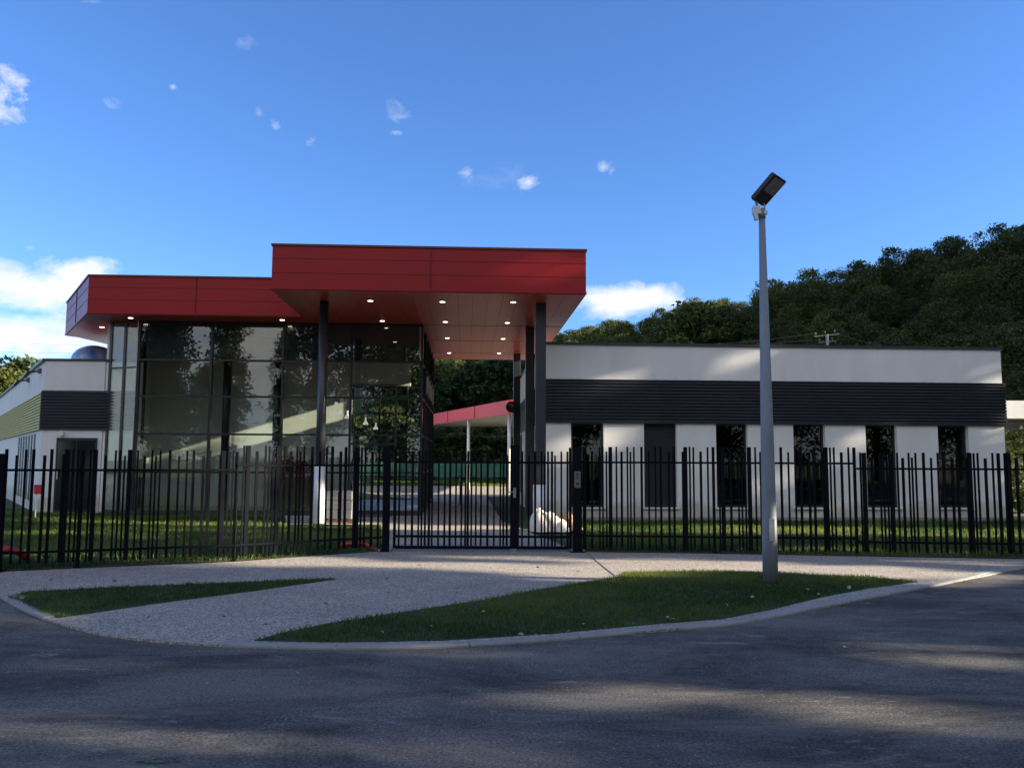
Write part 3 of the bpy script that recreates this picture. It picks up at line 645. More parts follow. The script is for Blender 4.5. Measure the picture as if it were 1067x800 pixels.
# blue domed roof light
c = PY(99, 372, 28.3); c.z = ZL+.22; b = MB(); b.sm = True; nu, nv = 20, 8
for i in range(nv+1):
    e = math.pi/2*i/nv
    for j in range(nu):
        a = 2*math.pi*j/nu; b.v.append(Vector((c.x+.72*math.cos(e)*math.cos(a), c.y+.8*math.cos(e)*math.sin(a), c.z+.06+.62*math.sin(e)**.8)))
for i in range(nv):
    for j in range(nu): b.f.append((i*nu+j, i*nu+(j+1) % nu, (i+1)*nu+(j+1) % nu, (i+1)*nu+j))
dm = b.build('skylight', M['bluedome'], lw); b = MB().box(c.x-.76, c.x+.76, c.y-.84, c.y+.84, ZL-.25, c.z+.08).build('kerb_frame', M['coping'], dm)

# ------------------------------------------------------------------ annex far right, shelter in the courtyard
an = empty('annex_building', (20, 34, 0), 'low white annex with grey louvred front at the far right edge behind the trees', 'building')
an['label'] = 'low white annex with grey recessed front beyond the right end of the long wing'
MB().box(20.3, 36, 34, 44, 3.42, 4.15).build('fascia', M['plaster'], an)
MB().box(20.4, 36, 34.8, 43.5, 0, 3.42).build('wall', M['grey'], an)
b = MB(); corrug(b, lambda x, y, z: Vector((x, y, z)), 20.4, 36, 34.79, 2.2, 3.40, 12, .03); b.build('louvre', M['grey'], an)
sh = empty('courtyard_shelter', (0, 44, 0), 'open shelter with sunlit red fascia on thin white posts across the courtyard', 'shelter')
q = [(-5.62, 54), (-.1, 39.6), (9.5, 39.6), (9.5, 56), (-5.62, 56)]
rf = MB().prism(q, 3.87, [4.45]*5).build('roof', M['greyroof'], sh)
for i in (0, 1): MB().bar(Vector((*q[i], 4.18)), Vector((*q[i+1], 4.18)), .04, .66).build('fascia', M['preau_red'], rf)
for t in (.33, .66):
    b = MB(); c = Vector((*q[0], 0)).lerp(Vector((*q[1], 0)), t)+Vector((-.03, -.015, 0)); b.bar(c+Vector((0, 0, 3.86)), c+Vector((0, 0, 4.5)), .03, .03); b.build('fascia_joint', M['joint'], rf)
for u, Y in ((445.5, 53.2), (488, 46.5), (530.5, 40.4), (441, 48)):
    c = PY(u, 480, Y); MB().tube([(c.x, c.y, 0), (c.x, c.y, 3.88)], .085 if Y < 53 else .1, 12).build('post', M['white'], sh)
c = PY(451, 437, 52); c.z = 4.1
nt_ = empty('sports_net', (0, 64, 0), 'long dark green netting fence across the far field', 'fence')
for i in range(26): MB().tube([(-20+i*2, 64, 0), (-20+i*2, 64, 1.5)], .03, 6).build('post', M['hedge'], nt_)
MB().box(-20, 30, 64.03, 64.05, .35, 1.45).build('netting', M['hedge'], nt_)
c = G(480, 525); t = empty('bollard', c, 'thin dark bollard standing alone on the courtyard paving', 'bollard')
MB().tube([c, c+Vector((0, 0, 1.0)), c+Vector((0, 0, 1.06))], [.05, .05, .02], 12).build('shaft', M['steel'], t); MB().tube([c, c+Vector((0, 0, .03))], .09, 12).build('base_plate', M['steel'], t)

# ------------------------------------------------------------------ fence and gate
PAT = [(27, 0, 1), (43, 2, 1), (78, 1, 0), (113, 0, 1), (128, 0, 1), (145, 0, 0), (163, 2, 1), (191, 0, 1), (215, 1, 0), (242, 0, 1), (256, 0, 0), (272, 0, 1), (307, 1, 1), (340, 0, 0), (370, 0, 1), (395, 1, 1), (432, 1, 0), (455, 1, 1), (495, 0, 0), (508, 2, 1), (528, 0, 1), (545, 0, 1), (578, 1, 0), (610, 0, 1)]
WID = (.029, .040, .064)
def panel(name, parent, a, c, rail, ltop, lrail, zb=.06, rev=False, gate=False, post=True, k0=0, k1=635):
    """one fence panel: rails and uneven pickets from point a to point c"""
    a, c = Vector((*a, 0)), Vector((*c, 0)); b = MB(); n = len(PAT)
    up = Vector((0, 0, 1)); d = (c-a).normalized(); nrm = Vector((-d.y, d.x, 0))
    for x, wd, tall in PAT:
        if x < k0 or x > k1: continue
        t = (x-k0)/(k1-k0); t = 1-t if rev else t; p = a+(c-a)*t; ww = WID[wd]
        zt_ = ltop+(0 if tall else -.085)+random.uniform(-.006, .006)
        b.bar(p+up*zb, p+up*zt_, ww, ww*.8, up=nrm)
    pan = b.build(name, M['fence'], parent); b = MB()
    off = nrm*.03
    for z in (rail, lrail): MB().bar(a+off+up*z, c+off+up*z, .03, .035).build('rail', M['fence'], parent)
    return pan
def post(parent, p, top, wd=.07, base=True, name='post'):
    p = Vector((*p, 0)); o = MB().box(p.x-wd/2, p.x+wd/2, p.y-wd/2, p.y+wd/2, -.02, top).build(name, M['fence'], parent, bevel=.006)
    if base: MB().box(p.x-wd*.9, p.x+wd*.9, p.y-wd*.9, p.y+wd*.9, .0, .02).build('base_plate', M['fence'], o)
    return o
fr_ = empty('fence', (3.6, 14.8, 0), 'black steel fence of uneven vertical pickets right of the gate', 'fence', 'picket fences beside the gate')
R0 = Vector((1.14, 14.97)); RD = Vector((2.44, -.16))
for i in range(5):
    a, c = R0+RD*i, R0+RD*(i+1); dz = 0 if i < 2 else -.09
    panel('picket_panel', fr_, a, c, 1.58+dz, 1.86+dz, .277+dz*.7, .05)
    post(fr_, c, 1.86+dz, .045)
fl_ = empty('fence', (-5, 13.2, 0), 'black steel fence of uneven vertical pickets left of the gate', 'fence', 'picket fences beside the gate')
LP = [(-2.27, 14.88), (-4.40, 13.36), (-6.41, 12.46), (-8.45, 11.66), (-10.6, 11.2), (-13, 10.7)]
for i in range(5):
    dz = 0 if i == 0 else -.075
    panel('picket_panel', fl_, LP[i], LP[i+1], 1.51+dz, 1.83+dz*1.2, .25, .09, rev=True, k1=635 if i == 0 else 560)
    if i: post(fl_, LP[i], 1.80+dz, .048)
pp_ = PY(3, 480, 11.97); post(fl_, (pp_.x, pp_.y), 1.67, .1)
gt = empty('gate', (-.5, 14.9, 0), 'closed black double-leaf picket gate between two square posts', 'gate')
gpl = post(gt, (-2.22, 14.86), 1.84, .12, name='gate_post'); gpr = post(gt, (1.17, 14.92), 1.86, .15, name='gate_post')
b = MB()
for s_ in (-1, 1):
    for c_ in (-1, 1): b.tube([(1.17+s_*.11, 14.92+c_*.11, 0), (1.17+s_*.11, 14.92+c_*.11, .045)], .016, 8); b.tube([(-2.22+s_*.1, 14.86+c_*.1, 0), (-2.22+s_*.1, 14.86+c_*.1, .045)], .016, 8)
b.build('anchor_bolt', M['galv'], gt)
def leaf(x0, x1, y):
    f = MB(); t_ = .045
    f.box(x0, x0+t_, y-.025, y+.025, .05, 1.84); f.box(x1-t_, x1, y-.025, y+.025, .05, 1.84)
    for z in (.075, .26, 1.57): f.box(x0+t_, x1-t_, y-.02, y+.02, z-.02-(.015 if z < .1 else 0), z+.02)
    o = f.build('gate_leaf', M['fence'], gt); b = MB(); xs2 = []; x = x0+.1; i = 0
    stp = [.118, .115, .112, .055, .062, .07, .055, .112, .11, .095, .105, .10, .07, .045, .062, .08, .09]
    while x < x1-.06:
        ww = (.03, .034, .04, .03)[i % 4]; short = i % 3 == 1; b.box(x-ww/2, x+ww/2, y-.015, y+.015, .1, 1.77-(.07 if short else 0)); x += stp[i % len(stp)]; i += 1
    b.build('pickets', M['fence'], o); return o
l1 = leaf(-2.10, .02, 14.93); l2 = leaf(.09, 1.07, 14.93)
MB().box(-.02, .13, 14.90, 14.96, .03, 1.88).build('meeting_stile', M['fence'], l1)
b = MB(); b.box(.03, .08, 14.86, 14.90, .95, 1.12); b.bar((.02, 14.84, 1.05), (-.08, 14.84, 1.05), .02, .02); b.build('handle', M['galv'], l1)
MB().box(-.02, .1, 14.86, 14.98, 0, .05).build('ground_stop', M['galv'], gt)
b = MB(); b.box(1.115, 1.225, 14.828, 14.844, 1.13, 1.42); ic = b.build('intercom', M['grey'], gpr, bevel=.006)
b = MB(); b.tube([(1.17, 14.829, 1.20), (1.17, 14.820, 1.20)], .026, 14); b.box(1.14, 1.2, 14.822, 14.829, 1.29, 1.31); b.box(1.14, 1.2, 14.822, 14.829, 1.33, 1.34); b.box(1.15, 1.19, 14.822, 14.829, 1.36, 1.39); b.build('call_button', M['lamp_black'], ic)

# ------------------------------------------------------------------ street lamp
bp = G(803, 607); tp = PY(794.3, 222, bp.y); zt_ = tp.z; tp = Vector((bp.x, bp.y, zt_))
sl_ = empty('street_lamp', bp, 'tall galvanised lamp post with one tilted black floodlight on the verge', 'street lamp')
MB().tube([bp-Vector((0, 0, .02)), bp+Vector((0, 0, .6)), bp+Vector((0, 0, 2)), tp], [.101, .098, .085, .041], 28).build('pole', M['galv'], sl_)
MB().box(bp.x-.04, bp.x+.04, bp.y-.112, bp.y-.10, .55, .85).build('service_hatch', M['galv'], sl_, bevel=.004)
o_ = MB().tube([tp-Vector((0, 0, .08)), tp+Vector((0, 0, .06))], .05, 16).build('bracket', M['galv'], sl_)
Lx = Vector((.275, -.14, .325)); Wx = Vector((.2, .18, -.035)); Nn = Vector(Lx.cross(Wx)).normalized()
h0 = PY(790.5, 212.5, bp.y)
def hp(l, w_, n_): return h0+Lx*l+Wx.normalized()*w_+Nn*n_
if Nn.y > 0: Nn = -Nn
b = MB(); prof = [(-.0, -.1), (.06, -.15), (.95, -.155), (1.0, -.14), (1.0, .14), (.95, .155), (.06, .15), (0, .1)]
k = len(prof); b.add([hp(l, w_, 0) for l, w_ in prof]+[hp(l, w_, -.07) for l, w_ in prof], [tuple(range(k)), tuple(range(2*k-1, k-1, -1))]+[(i, k+i, k+(i+1) % k, (i+1) % k) for i in range(k)])
hd = b.build('lamp_head', M['lamp_black'], sl_, bevel=.006)
b = MB(); b.add([hp(.42, -.122, .004), hp(.93, -.122, .004), hp(.93, .122, .004), hp(.42, .122, .004)], [(0, 1, 2, 3)]); b.build('lens', M['lamp_lens'], hd)
b = MB()
for i in range(9): l = .1+i*.09; b.add([hp(l, -.12, -.07), hp(l, .12, -.07), hp(l, .12, -.1), hp(l, -.12, -.1)], [(0, 1, 2, 3)])
b.build('cooling_fins', M['lamp_black'], hd)
b = MB()
for s_ in (-1, 1): b.bar(hp(.1, s_*.11, -.03), tp+Vector((s_*.045, 0, 0)), .018, .04); 
b.bar(tp+Vector((-.07, -.02, 0)), tp+Vector((.07, -.02, 0)), .05, .05)
b.box(tp.x-.125, tp.x-.03, tp.y-.05, tp.y+.05, tp.z-.02, tp.z+.09); b.bar(tp+Vector((-.1, -.03, -.02)), tp+Vector((-.085, -.03, -.11)), .06, .05)
b.build('tilt_arm', M['alu'], sl_)

# ------------------------------------------------------------------ loose things
def lump(pts_fn, nu, nv): ...
# crumpled sack with sand
c = G(572, 553); t = empty('sand_bag', c, 'crumpled white builders sack with brown sand spilling beside the right canopy column', 'sack')
def heap(name, ma, cx, cy, rx, ry, h, seed, rough_, parent, pk=(0, 0), pw=1.4):
    from mathutils import noise as nz
    b = MB(); b.sm = True; n, mm = 34, 20
    for i in range(mm+1):
        q_ = i/mm
        for j in range(n):
            a = 2*math.pi*j/n; r_ = q_*(1+.22*math.sin(3*a+seed)+.1*math.sin(7*a+seed))
            x, y = math.cos(a)*r_, math.sin(a)*r_; z = (1-q_**pw)
            nn_ = nz.fractal(Vector((x*1.7+seed, y*1.7, seed)), 1, 2, 4)*rough_
            b.v.append(Vector((cx+rx*x+pk[0]*z, cy+ry*y+pk[1]*z, max(-.01, h*(z+nn_*(1-q_**4))))))
    for i in range(mm):
        for j in range(n): b.f.append((i*n+j, (i+1)*n+j, (i+1)*n+(j+1) % n, i*n+(j+1) % n))
    return b.build(name, ma, parent)
heap('sack', M['bag'], c.x+.0, c.y, .42, .32, .46, 2.2, .16, t, (-.22, 0), 2.6); heap('sack_neck', M['bag'], c.x+.28, c.y+.02, .32, .28, .24, 6.2, .18, t, (-.05, 0), 2.4); heap('sand', M['sand'], c.x+.38, c.y+.28, .45, .35, .40, 4.1, .25, t)
# pallet of grey blocks
c = G(344, 545.5); t = empty('block_pallet', c, 'wooden pallet stacked with grey concrete blocks beside the round column', 'pallet')
b = MB()
for i in range(3): b.box(c.x-.55, c.x+.55, c.y+.05+i*.4, c.y+.15+i*.4, 0, .09)
for i in range(7): b.box(c.x-.55+i*.165, c.x-.44+i*.165, c.y+.03, c.y+.97, .092, .115)
b.build('pallet', M['wood'], t)
for k_ in range(3):
    b = MB()
    for i in range(3):
        for j in range(4): b.box(c.x-.53+i*.355+(k_ % 2)*.01, c.x-.19+i*.355+(k_ % 2)*.01, c.y+.05+j*.23, c.y+.265+j*.23, .118+k_*.235, .118+k_*.235+.225)
    b.build('block_layer', M['block'], t, bevel=.008)
b = MB()
for x in (-.3, .25): b.box(c.x+x, c.x+x+.02, c.y+.04, c.y+.045, .1, .84); b.box(c.x+x, c.x+x+.02, c.y+.04, c.y+.98, .826, .83)
b.build('strap', M['frame'], t)
# red ducts
def duct(pts, r, label):
    pts = [Vector(p) for p in pts]; f = []
    for i in range(len(pts)-1):
        p0, p1, p2, p3 = pts[max(i-1, 0)], pts[i], pts[i+1], pts[min(i+2, len(pts)-1)]
        for k_ in range(16):
            t_ = k_/16; f.append(.5*((2*p1)+(p2-p0)*t_+(2*p0-5*p1+4*p2-p3)*t_*t_+(3*p1-p0-3*p2+p3)*t_**3))
    rs = [r*(1+(.12 if i % 2 else -.05)) for i in range(len(f))]
    o = MB().tube(f, rs, 12).build('cable_duct', M['duct']); tag(o, label, 'duct', 'red ribbed ducts sticking out of the ground')
a = G(-12, 563, .25); 
duct([G(-25, 560, .35), G(2, 571, .22), G(14, 573, .20), G(24, 578, .12), G(29, 583, .02), G(30, 587, -.05)], .05, 'red ribbed duct end bending down behind the far left of the fence')
duct([G(350, 573, -.03), G(356, 568, .04), G(370, 566, .09), G(382, 567, .08), G(391, 572, .02), G(396, 576, -.04)], .035, 'red ribbed duct arching out of the soil just left of the gate')
# red sign near the left wing
p = PY(41, 509.5, 22.5); t = empty('sign', (p.x, p.y, 0), 'small red sign board on two white posts near the left wing door', 'sign')
MB().box(p.x-.14, p.x+.14, p.y-.01, p.y+.01, p.z-.13, p.z+.12).build('board', M['duct'], t, bevel=.005)
for s_ in (-1, 1): MB().tube([(p.x+s_*.09, p.y+.03, 0), (p.x+s_*.09, p.y+.03, p.z+.1)], .02, 8).build('post', M['white'], t)

# ------------------------------------------------------------------ trees
def crown(H_, R_, z0, nclump, nleaf, ls, seed, style='round', spread=.55):
    """leaf-sized quads in clumps that fill an uneven crown"""
    r = np.random.default_rng(seed); a = r.uniform(0, 6.283, nclump); t = r.uniform(0, 1, nclump)**.85
    if style == 'poplar': prof = np.sin(np.pi*np.clip(t*.93+.05, 0, 1))**.55
    elif style == 'column': prof = np.sin(np.pi*np.clip(t*.9+.09, 0, 1))**.22; r.uniform()
    elif style == 'tall': prof = np.sin(np.pi*np.clip(t*.85+.13, 0, 1))**.6
    else: prof = np.sqrt(np.clip(1-(2*t-1)**2, 0.02, 1))**.8
    prof = prof*(1+.18*np.sin(a*3+seed+t*5)); rr = R_*prof*(r.uniform(0, 1, nclump)**.42)
    C = np.stack([np.cos(a)*rr, np.sin(a)*rr, z0+(H_-z0)*t], 1); cr = R_*r.uniform(.13, .30, nclump)*(spread/.55)
    k = r.normal(0, 1, (nclump, nleaf, 3)); k /= np.linalg.norm(k, axis=2, keepdims=True)
    k *= (r.uniform(.25, 1.05, (nclump, nleaf))**.5)[..., None]*cr[:, None, None]*np.array([1, 1, .72])
    P = (C[:, None, :]+k).reshape(-1, 3); n = len(P)
    u_ = r.normal(0, 1, (n, 3)); u_[:, 2] *= .6; u_ /= np.linalg.norm(u_, axis=1, keepdims=True); v_ = np.cross(u_, r.normal(0, 1, (n, 3))); v_ /= np.linalg.norm(v_, axis=1, keepdims=True)
    s_ = (ls*r.uniform(.55, 1.3, n))[:, None]; u_ = u_*s_; v_ = v_*s_*.6
    V = np.stack([P-u_, P+v_, P+u_, P-v_], 1).reshape(-1, 3); return V, C
def tree_mesh(H_, R_, z0, ncl, nl, ls, seed, style, lm, tint=0., spread=.55):
    V, C = crown(H_, R_, z0, ncl, nl, ls, seed, style, spread)
    cm = npmesh('crown', V, np.arange(len(V)).reshape(-1, 4), lm, tint=np.full(len(V), tint))
    b = MB(); r0 = H_*.018+.06; rr = random.Random(seed)
    top = Vector((rr.uniform(-.3, .3), rr.uniform(-.3, .3), H_*.86)); b.tube([(0, 0, -.3), (0, 0, .3), (top.x*.3, top.y*.3, H_*.35), (top.x*.7, top.y*.7, H_*.65), top], [r0*1.35, r0, r0*.75, r0*.4, r0*.1], 9)
    for i in range(12):
        c_ = C[rr.randrange(len(C))]; zz = max(z0*.8, c_[2]*.62); b.tube([(top.x*zz/H_, top.y*zz/H_, zz), (c_[0]*.5, c_[1]*.5, (zz+c_[2])/2), tuple(c_)], [r0*.4, r0*.22, r0*.06], 5, cap=False)
    me = bpy.data.meshes.new('trunk'); me.from_pydata([tuple(v) for v in b.v], [], b.f); me.materials.append(M['bark'])
    for p_ in me.polygons: p_.use_smooth = True
    me.update(); return cm, me
def put_tree(meshes, x, y, z, s, rz, label, cat='tree', group=None, name='tree'):
    t_ = empty(name, (x, y, z), label, cat, group); t_.scale = (s, s, s); t_.rotation_euler.z = rz
    mobj('crown', meshes[0], t_); mobj('trunk', meshes[1], t_); return t_
# unseen trees set off to the right to shade the forecourt, and those mirrored in the glass
TA = tree_mesh(18, 3.9, 1.6, 240, 48, .15, 11, 'tall', M['leaftree'], 0, .75)
TB = tree_mesh(17, 4.4, 2.0, 260, 46, .15, 12, 'tall', M['leaftree'], .06, .7)
TC = tree_mesh(17.5, 3.8, 1.8, 95, 75, .24, 17, 'tall', M['leaftree'], .03)
TD = tree_mesh(17.5, 2.9, 1.8, 90, 90, .24, 18, 'tall', M['leaftree'], .03)
TP = tree_mesh(17, 1.9, 1.8, 170, 80, .14, 13, 'poplar', M['leaftree'], 0, 1.1)
TR = tree_mesh(12, 3.6, 2.4, 220, 65, .15, 14, 'round', M['leaftree'], .1, .8)
TL = tree_mesh(26, 1.75, 2.6, 170, 105, .24, 41, 'column', M['leaftree'], 0, 1.0)
TM = tree_mesh(25, 1.5, 2.4, 170, 95, .23, 42, 'column', M['leaftree'], .04, 1.0)
TS = tree_mesh(26, 1.6, 2.5, 105, 80, .24, 44, 'column', M['leaftree'], 0, 1.15)
TO = tree_mesh(27, 2.5, 18.2, 110, 100, .24, 43, 'round', M['leaftree'], 0, .8)
SHADE = [(45, 18.9, TL, 1.02), (45.6, 17.3, TM, 1.04), (44.6, 16.0, TM, 1.05), (45, 11.5, TM, 1.0), (45.5, 9.35, TL, .97), (44.7, 5.3, TM, .97), (45.3, 3.5, TM, .98), (45, .75, TM, .97), (45.2, -2.1, TL, 1.0), (44.6, -5.0, TL, 1.02), (46.5, -.7, TM, .98), (46.4, 2.1, TM, .95), (46.6, 4.4, TM, .95), (46.5, -3.6, TM, .95), (45.3, -8.4, TL, 1.02), (45, -11.3, TL, 1.0), (45.4, -14.3, TL, .98), (44.8, -17.3, TL, 1.0), (45.2, -20.3, TL, 1.0), (50, 12.2, TO, 1.0)]
# sun patches on the ground, shaped by cutting leaves from these unseen crowns: (u0, v0, u1, v1, half height in pixels)
LIT = [(0, 555, 400, 549, 4.0), (0, 549.5, 300, 545, 1.4), (590, 552, 1067, 555, 5.6), (400, 551, 560, 550, 2.4), (450, 579, 600, 583, 2.4), (600, 584, 760, 588, 4.6), (760, 588, 1067, 601, 5.2), (960, 608, 1067, 603, 3), (900, 583, 1067, 588, 1.4),
       (905, 672, 1004, 688, 8), (1030, 672, 1090, 675, 7), (1010, 690, 1075, 697, 5), (795, 724, 935, 733, 8.5), (650, 716, 735, 720, 5.5), (590, 722, 700, 724, 2.5), (415, 770, 565, 778, 14), (590, 762, 640, 766, 2.5),
       (-30, 755, 125, 760, 12), (160, 766, 335, 768, 12), (0, 643, 40, 645, 6), (-5, 702, 60, 708, 2.5), (1000, 738, 1080, 742, 3.5), (850, 745, 960, 750, 2), (60, 684, 150, 690, 2), (195, 630, 270, 629, 2), (300, 627, 350, 626, 1.4), (420, 678, 520, 682, 1.5)]
WALLLIT = [(600, 408, 690, 388, 8, .7), (690, 388, 810, 357, 13, .9), (895, 405, 985, 362, 16, .95), (1000, 420, 1050, 385, 10, .6), (1005, 480, 1045, 435, 22, 1), (640, 505, 780, 470, 9, .6), (790, 500, 960, 455, 12, .7), (580, 470, 680, 445, 8, .5), (930, 480, 975, 450, 12, .7)]  # sun streaks on the wing wall, also cut out of the crowns
def pix(P):
    z = P[:, 2]-H; zf = P[:, 1]*math.cos(PITCH)+z*math.sin(PITCH); zf = np.where(zf < .5, 1e9, zf); bb = (-P[:, 1]*math.sin(PITCH)+z*math.cos(PITCH))/zf; aa = P[:, 0]/zf
    return CX+F*(aa*math.cos(ROLL)+bb*math.sin(ROLL)), CY-F*(bb*math.cos(ROLL)-aa*math.sin(ROLL))
def near(u, v, q_, hw):
    u0, v0, u1, v1 = q_; t = np.clip((u-u0)/(u1-u0), 0, 1); w_ = hw*np.sqrt(np.clip(1-(2*t-1)**6, .12, 1))*(1+.35*np.sin(u*.045+v0)+.2*np.sin(u*.13+u0))
    return (u > u0-3) & (u < u1+3) & (np.abs(v-(v0+(v1-v0)*t)) < w_)
SD = np.array(sd)
nB = np.array([-sa, ca, 0.])
for i, (x, y, ms, s_) in enumerate(SHADE):
    t_ = put_tree(ms, x, y, 0, s_, i*1.3, 'tall unseen poplar with leaves cut to shape the sun on the forecourt', group='unseen poplars shaping the sun right of the forecourt')
    co_ = t_.children[0]; me = ms[0]; n = len(me.vertices); V = np.empty(n*3, np.float32); me.vertices.foreach_get('co', V); V = V.reshape(-1, 4, 3)
    a = i*1.3; R_ = np.array([[math.cos(a), -math.sin(a), 0], [math.sin(a), math.cos(a), 0], [0, 0, 1]]); C = V.mean(1)@R_.T*s_+np.array([x, y, 0])
    g_ = C-SD*(C[:, 2:3]/SD[2]); u, v = pix(g_); cut = np.zeros(len(C), bool)
    for q_ in LIT:
        rd = q_[1] > 640; e_ = 30 if rd else 0
        cut |= near(u, v, (q_[0]-e_, q_[1]-e_*(q_[3]-q_[1])/(q_[2]-q_[0]), q_[2]+e_, q_[3]+e_*(q_[3]-q_[1])/(q_[2]-q_[0])), q_[4]+(6.5 if rd else .8))
    k_ = ((C@nB)-22.45)/(SD@nB); g_ = C-SD*k_[:, None]; u, v = pix(g_); ok = (g_[:, 2] > 0) & (g_[:, 2] < 5)
    for q_ in WALLLIT: cut |= ok & near(u, v, (q_[0]-12, q_[1], q_[2]+12, q_[3]), q_[4]+8)
    V = V[~cut].reshape(-1, 3); co_.data = npmesh('crown', V, np.arange(len(V)).reshape(-1, 4), M['leaftree'], tint=np.full(len(V), .02*(i % 3)))
REFL = [(-24, -21, TP, .8), (-18.3, -19, TP, .85), (-14.2, -24, TP, .75), (-31.5, -23, TP, .8), (-21, -27, TR, .8), (-33, -30, TR, .85), (-38, -14, TA, 1.0), (-27, -13, TP, 1.0), (-21.5, -15, TP, .98), (-10.5, -14, TP, 1.02), (-4, -18, TA, .95), (2, -15, TP, .95), (8, -18, TR, 1.0), (14, -16, TB, .8), (21, -19, TR, 1.1), (-45, -18, TB, 1.0), (-30, -28, TR, 1.15), (-6, -28, TR, 1.1), (28, -22, TA, .8), (10, -25, TA, 1.0), (17, -24, TB, 1.0), (24, -26, TA, 1.1), (34, -24, TB, 1.0), (41, -30, TA, 1.1), (37, -17, TB, .9), (47, -26, TB, 1.0)]
for i, (x, y, ms, s_) in enumerate(REFL):
    put_tree(ms, x, y, 0, s_, i*2.1+.5, 'tree across the road mirrored in the hall glass', group='trees mirrored in the hall glass')
# wooded hillside: one mass of small crowns
VAR = [crown(11.5, 4.1, 1.0, 130, 46, .2, 30+i, 'round', .66)[0] for i in range(5)]
Vs, Ts = [], []
def vis(x, y, z):
    d = Vector((x, y, z-H)); zf = d.y*math.cos(PITCH)+d.z*math.sin(PITCH); bb = (-d.y*math.sin(PITCH)+d.z*math.cos(PITCH))/zf; return CX+F*d.x/zf, CY-F*bb
cnt = 0
gx_, gy_ = np.meshgrid(np.arange(-280, 175, 5.1), np.arange(78, 370, 5.1)); hx = gx_.ravel()+rng.uniform(-2.4, 2.4, gx_.size); hy = gy_.ravel()+rng.uniform(-2.4, 2.4, gx_.size); hz = hill_z(hx, hy)
def crest_side(x, y):
    best = 1e9; sd_ = 0
    for (ax, ay), (bx, by) in zip(CREST[:-1], CREST[1:]):
        dx, dy = bx-ax, by-ay; t_ = min(1, max(0, ((x-ax)*dx+(y-ay)*dy)/(dx*dx+dy*dy))); d = math.hypot(x-ax-t_*dx, y-ay-t_*dy)
        if d < best: best = d; sd_ = (x-ax)*dy-(y-ay)*dx
    return best*(1 if sd_ > 0 else -1)
for x, y, z in zip(hx, hy, hz):
    cs = crest_side(x, y)
    if cs > 9 or cs < -92: continue
    if x < -60 and (cs < -22): continue
    if cs < -60 and x > 20 and z < 3: continue
    u, v = vis(x, y, z+11)
    if not ((u > 425 and u < 1120) or (-40 < u < 75)): continue
    if u > 560 and v > 385 and z < 12: continue
    s_ = rng.uniform(.5, .98); a = rng.uniform(0, 6.28); R_ = np.array([[math.cos(a), -math.sin(a), 0], [math.sin(a), math.cos(a), 0], [0, 0, 1]])
    Vv = VAR[rng.integers(5)]@R_.T*s_*np.array([1, 1, rng.uniform(.85, 1.15)])+np.array([x, y, z-.5]); Vs.append(Vv); Ts.append(np.full(len(Vv), (.22 if (x < 62 and cs > -30) else .06 if cs > -14 else 0)+rng.choice([-.12, -.05, 0, .05, .12, .3], p=[.2, .25, .25, .15, .1, .05]))); cnt += 1  # lighter tint near the crest stands in for sunlight, plus random tree tones
print('hill trees', cnt)
Vs = np.concatenate(Vs); Ts = np.concatenate(Ts)
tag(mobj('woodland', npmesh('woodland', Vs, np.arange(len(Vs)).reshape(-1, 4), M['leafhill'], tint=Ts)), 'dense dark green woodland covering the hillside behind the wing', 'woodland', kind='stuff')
# trees one can tell apart
TY = tree_mesh(12, 4.4, 1.5, 110, 70, .3, 21, 'round', M['leafyellow'])
TK = tree_mesh(12, 4.6, .8, 130, 80, .28, 23, 'round', M['leafhill'], -.3)  # leaf tint darkened to stand in for hill shade
TG = tree_mesh(12, 4.6, 1.2, 110, 70, .3, 22, 'round', M['leaftree'], .12)
for (u, v, Y, ms, s_, lab) in ((9, 392, 70, TY, .72, 'yellow-green tree at the far left edge above the left wing'), (24, 377, 88, TG, 1.0, 'green tree behind the left wing roof at the left edge'), (452, 377, 96, TY, 1.0, 'bright yellow-green tree rising behind the courtyard shelter'), 
                               (432, 378, 92, TG, .95, 'green tree left behind the courtyard shelter'), (466, 404, 82, TK, .9, 'dark tree low in front of the bright yellow-green one behind the courtyard'), (497, 385, 84, TK, 1.0, 'dark green tree in the middle of the courtyard view'), (528, 379, 86, TK, 1.0, 'dark green tree at the right of the courtyard view beside the clock column'), (722, 318, 150, TY, 1.35, 'rounded olive tree standing out on the ridge above the wing'), (760, 322, 152, TG, 1.2, 'green tree beside the rounded olive one on the ridge')):
    tpz = PY(u, v, Y); zb_ = float(hill_z(tpz.x, tpz.y)); hh = tpz.z-zb_; s_ = min(1.6, max(.6, hh/12)); zb_ = tpz.z-12*s_
    put_tree(ms, tpz.x, tpz.y, zb_, s_, u*.7, lab)
# hedge line closing the far end of the courtyard
b_ = crown(5, 2.2, .2, 60, 60, .2, 61, 'round')[0]; Vs = []
for i in range(20): Vs.append(b_*np.array([1.1, 1, rng.uniform(.8, 1.2)])+np.array([-24+i*3.4, 70+rng.uniform(-1, 1), 0]))
Vs = np.concatenate(Vs); tag(mobj('hedge', npmesh('hedge', Vs, np.arange(len(Vs)).reshape(-1, 4), M['leaftree'], tint=np.zeros(len(Vs)))), 'long dark hedge behind the netting of the far field', 'hedge')
# shrubs right end beside the annex
b_ = tree_mesh(2.6, 1.3, .1, 50, 60, .1, 71, 'round', M['leaftree'], .15)
for u, Y in ((1060, 30), (1075, 27)):
    p = PY(u, 480, Y); put_tree(b_, p.x, p.y, 0, .8 if Y == 30 else 1.0, u, 'leafy green shrub between the right end of the long wing and the annex' if Y == 30 else 'bigger leafy shrub cut by the right edge of the photo', 'shrub', 'shrubs by the right end of the wing', 'shrub')

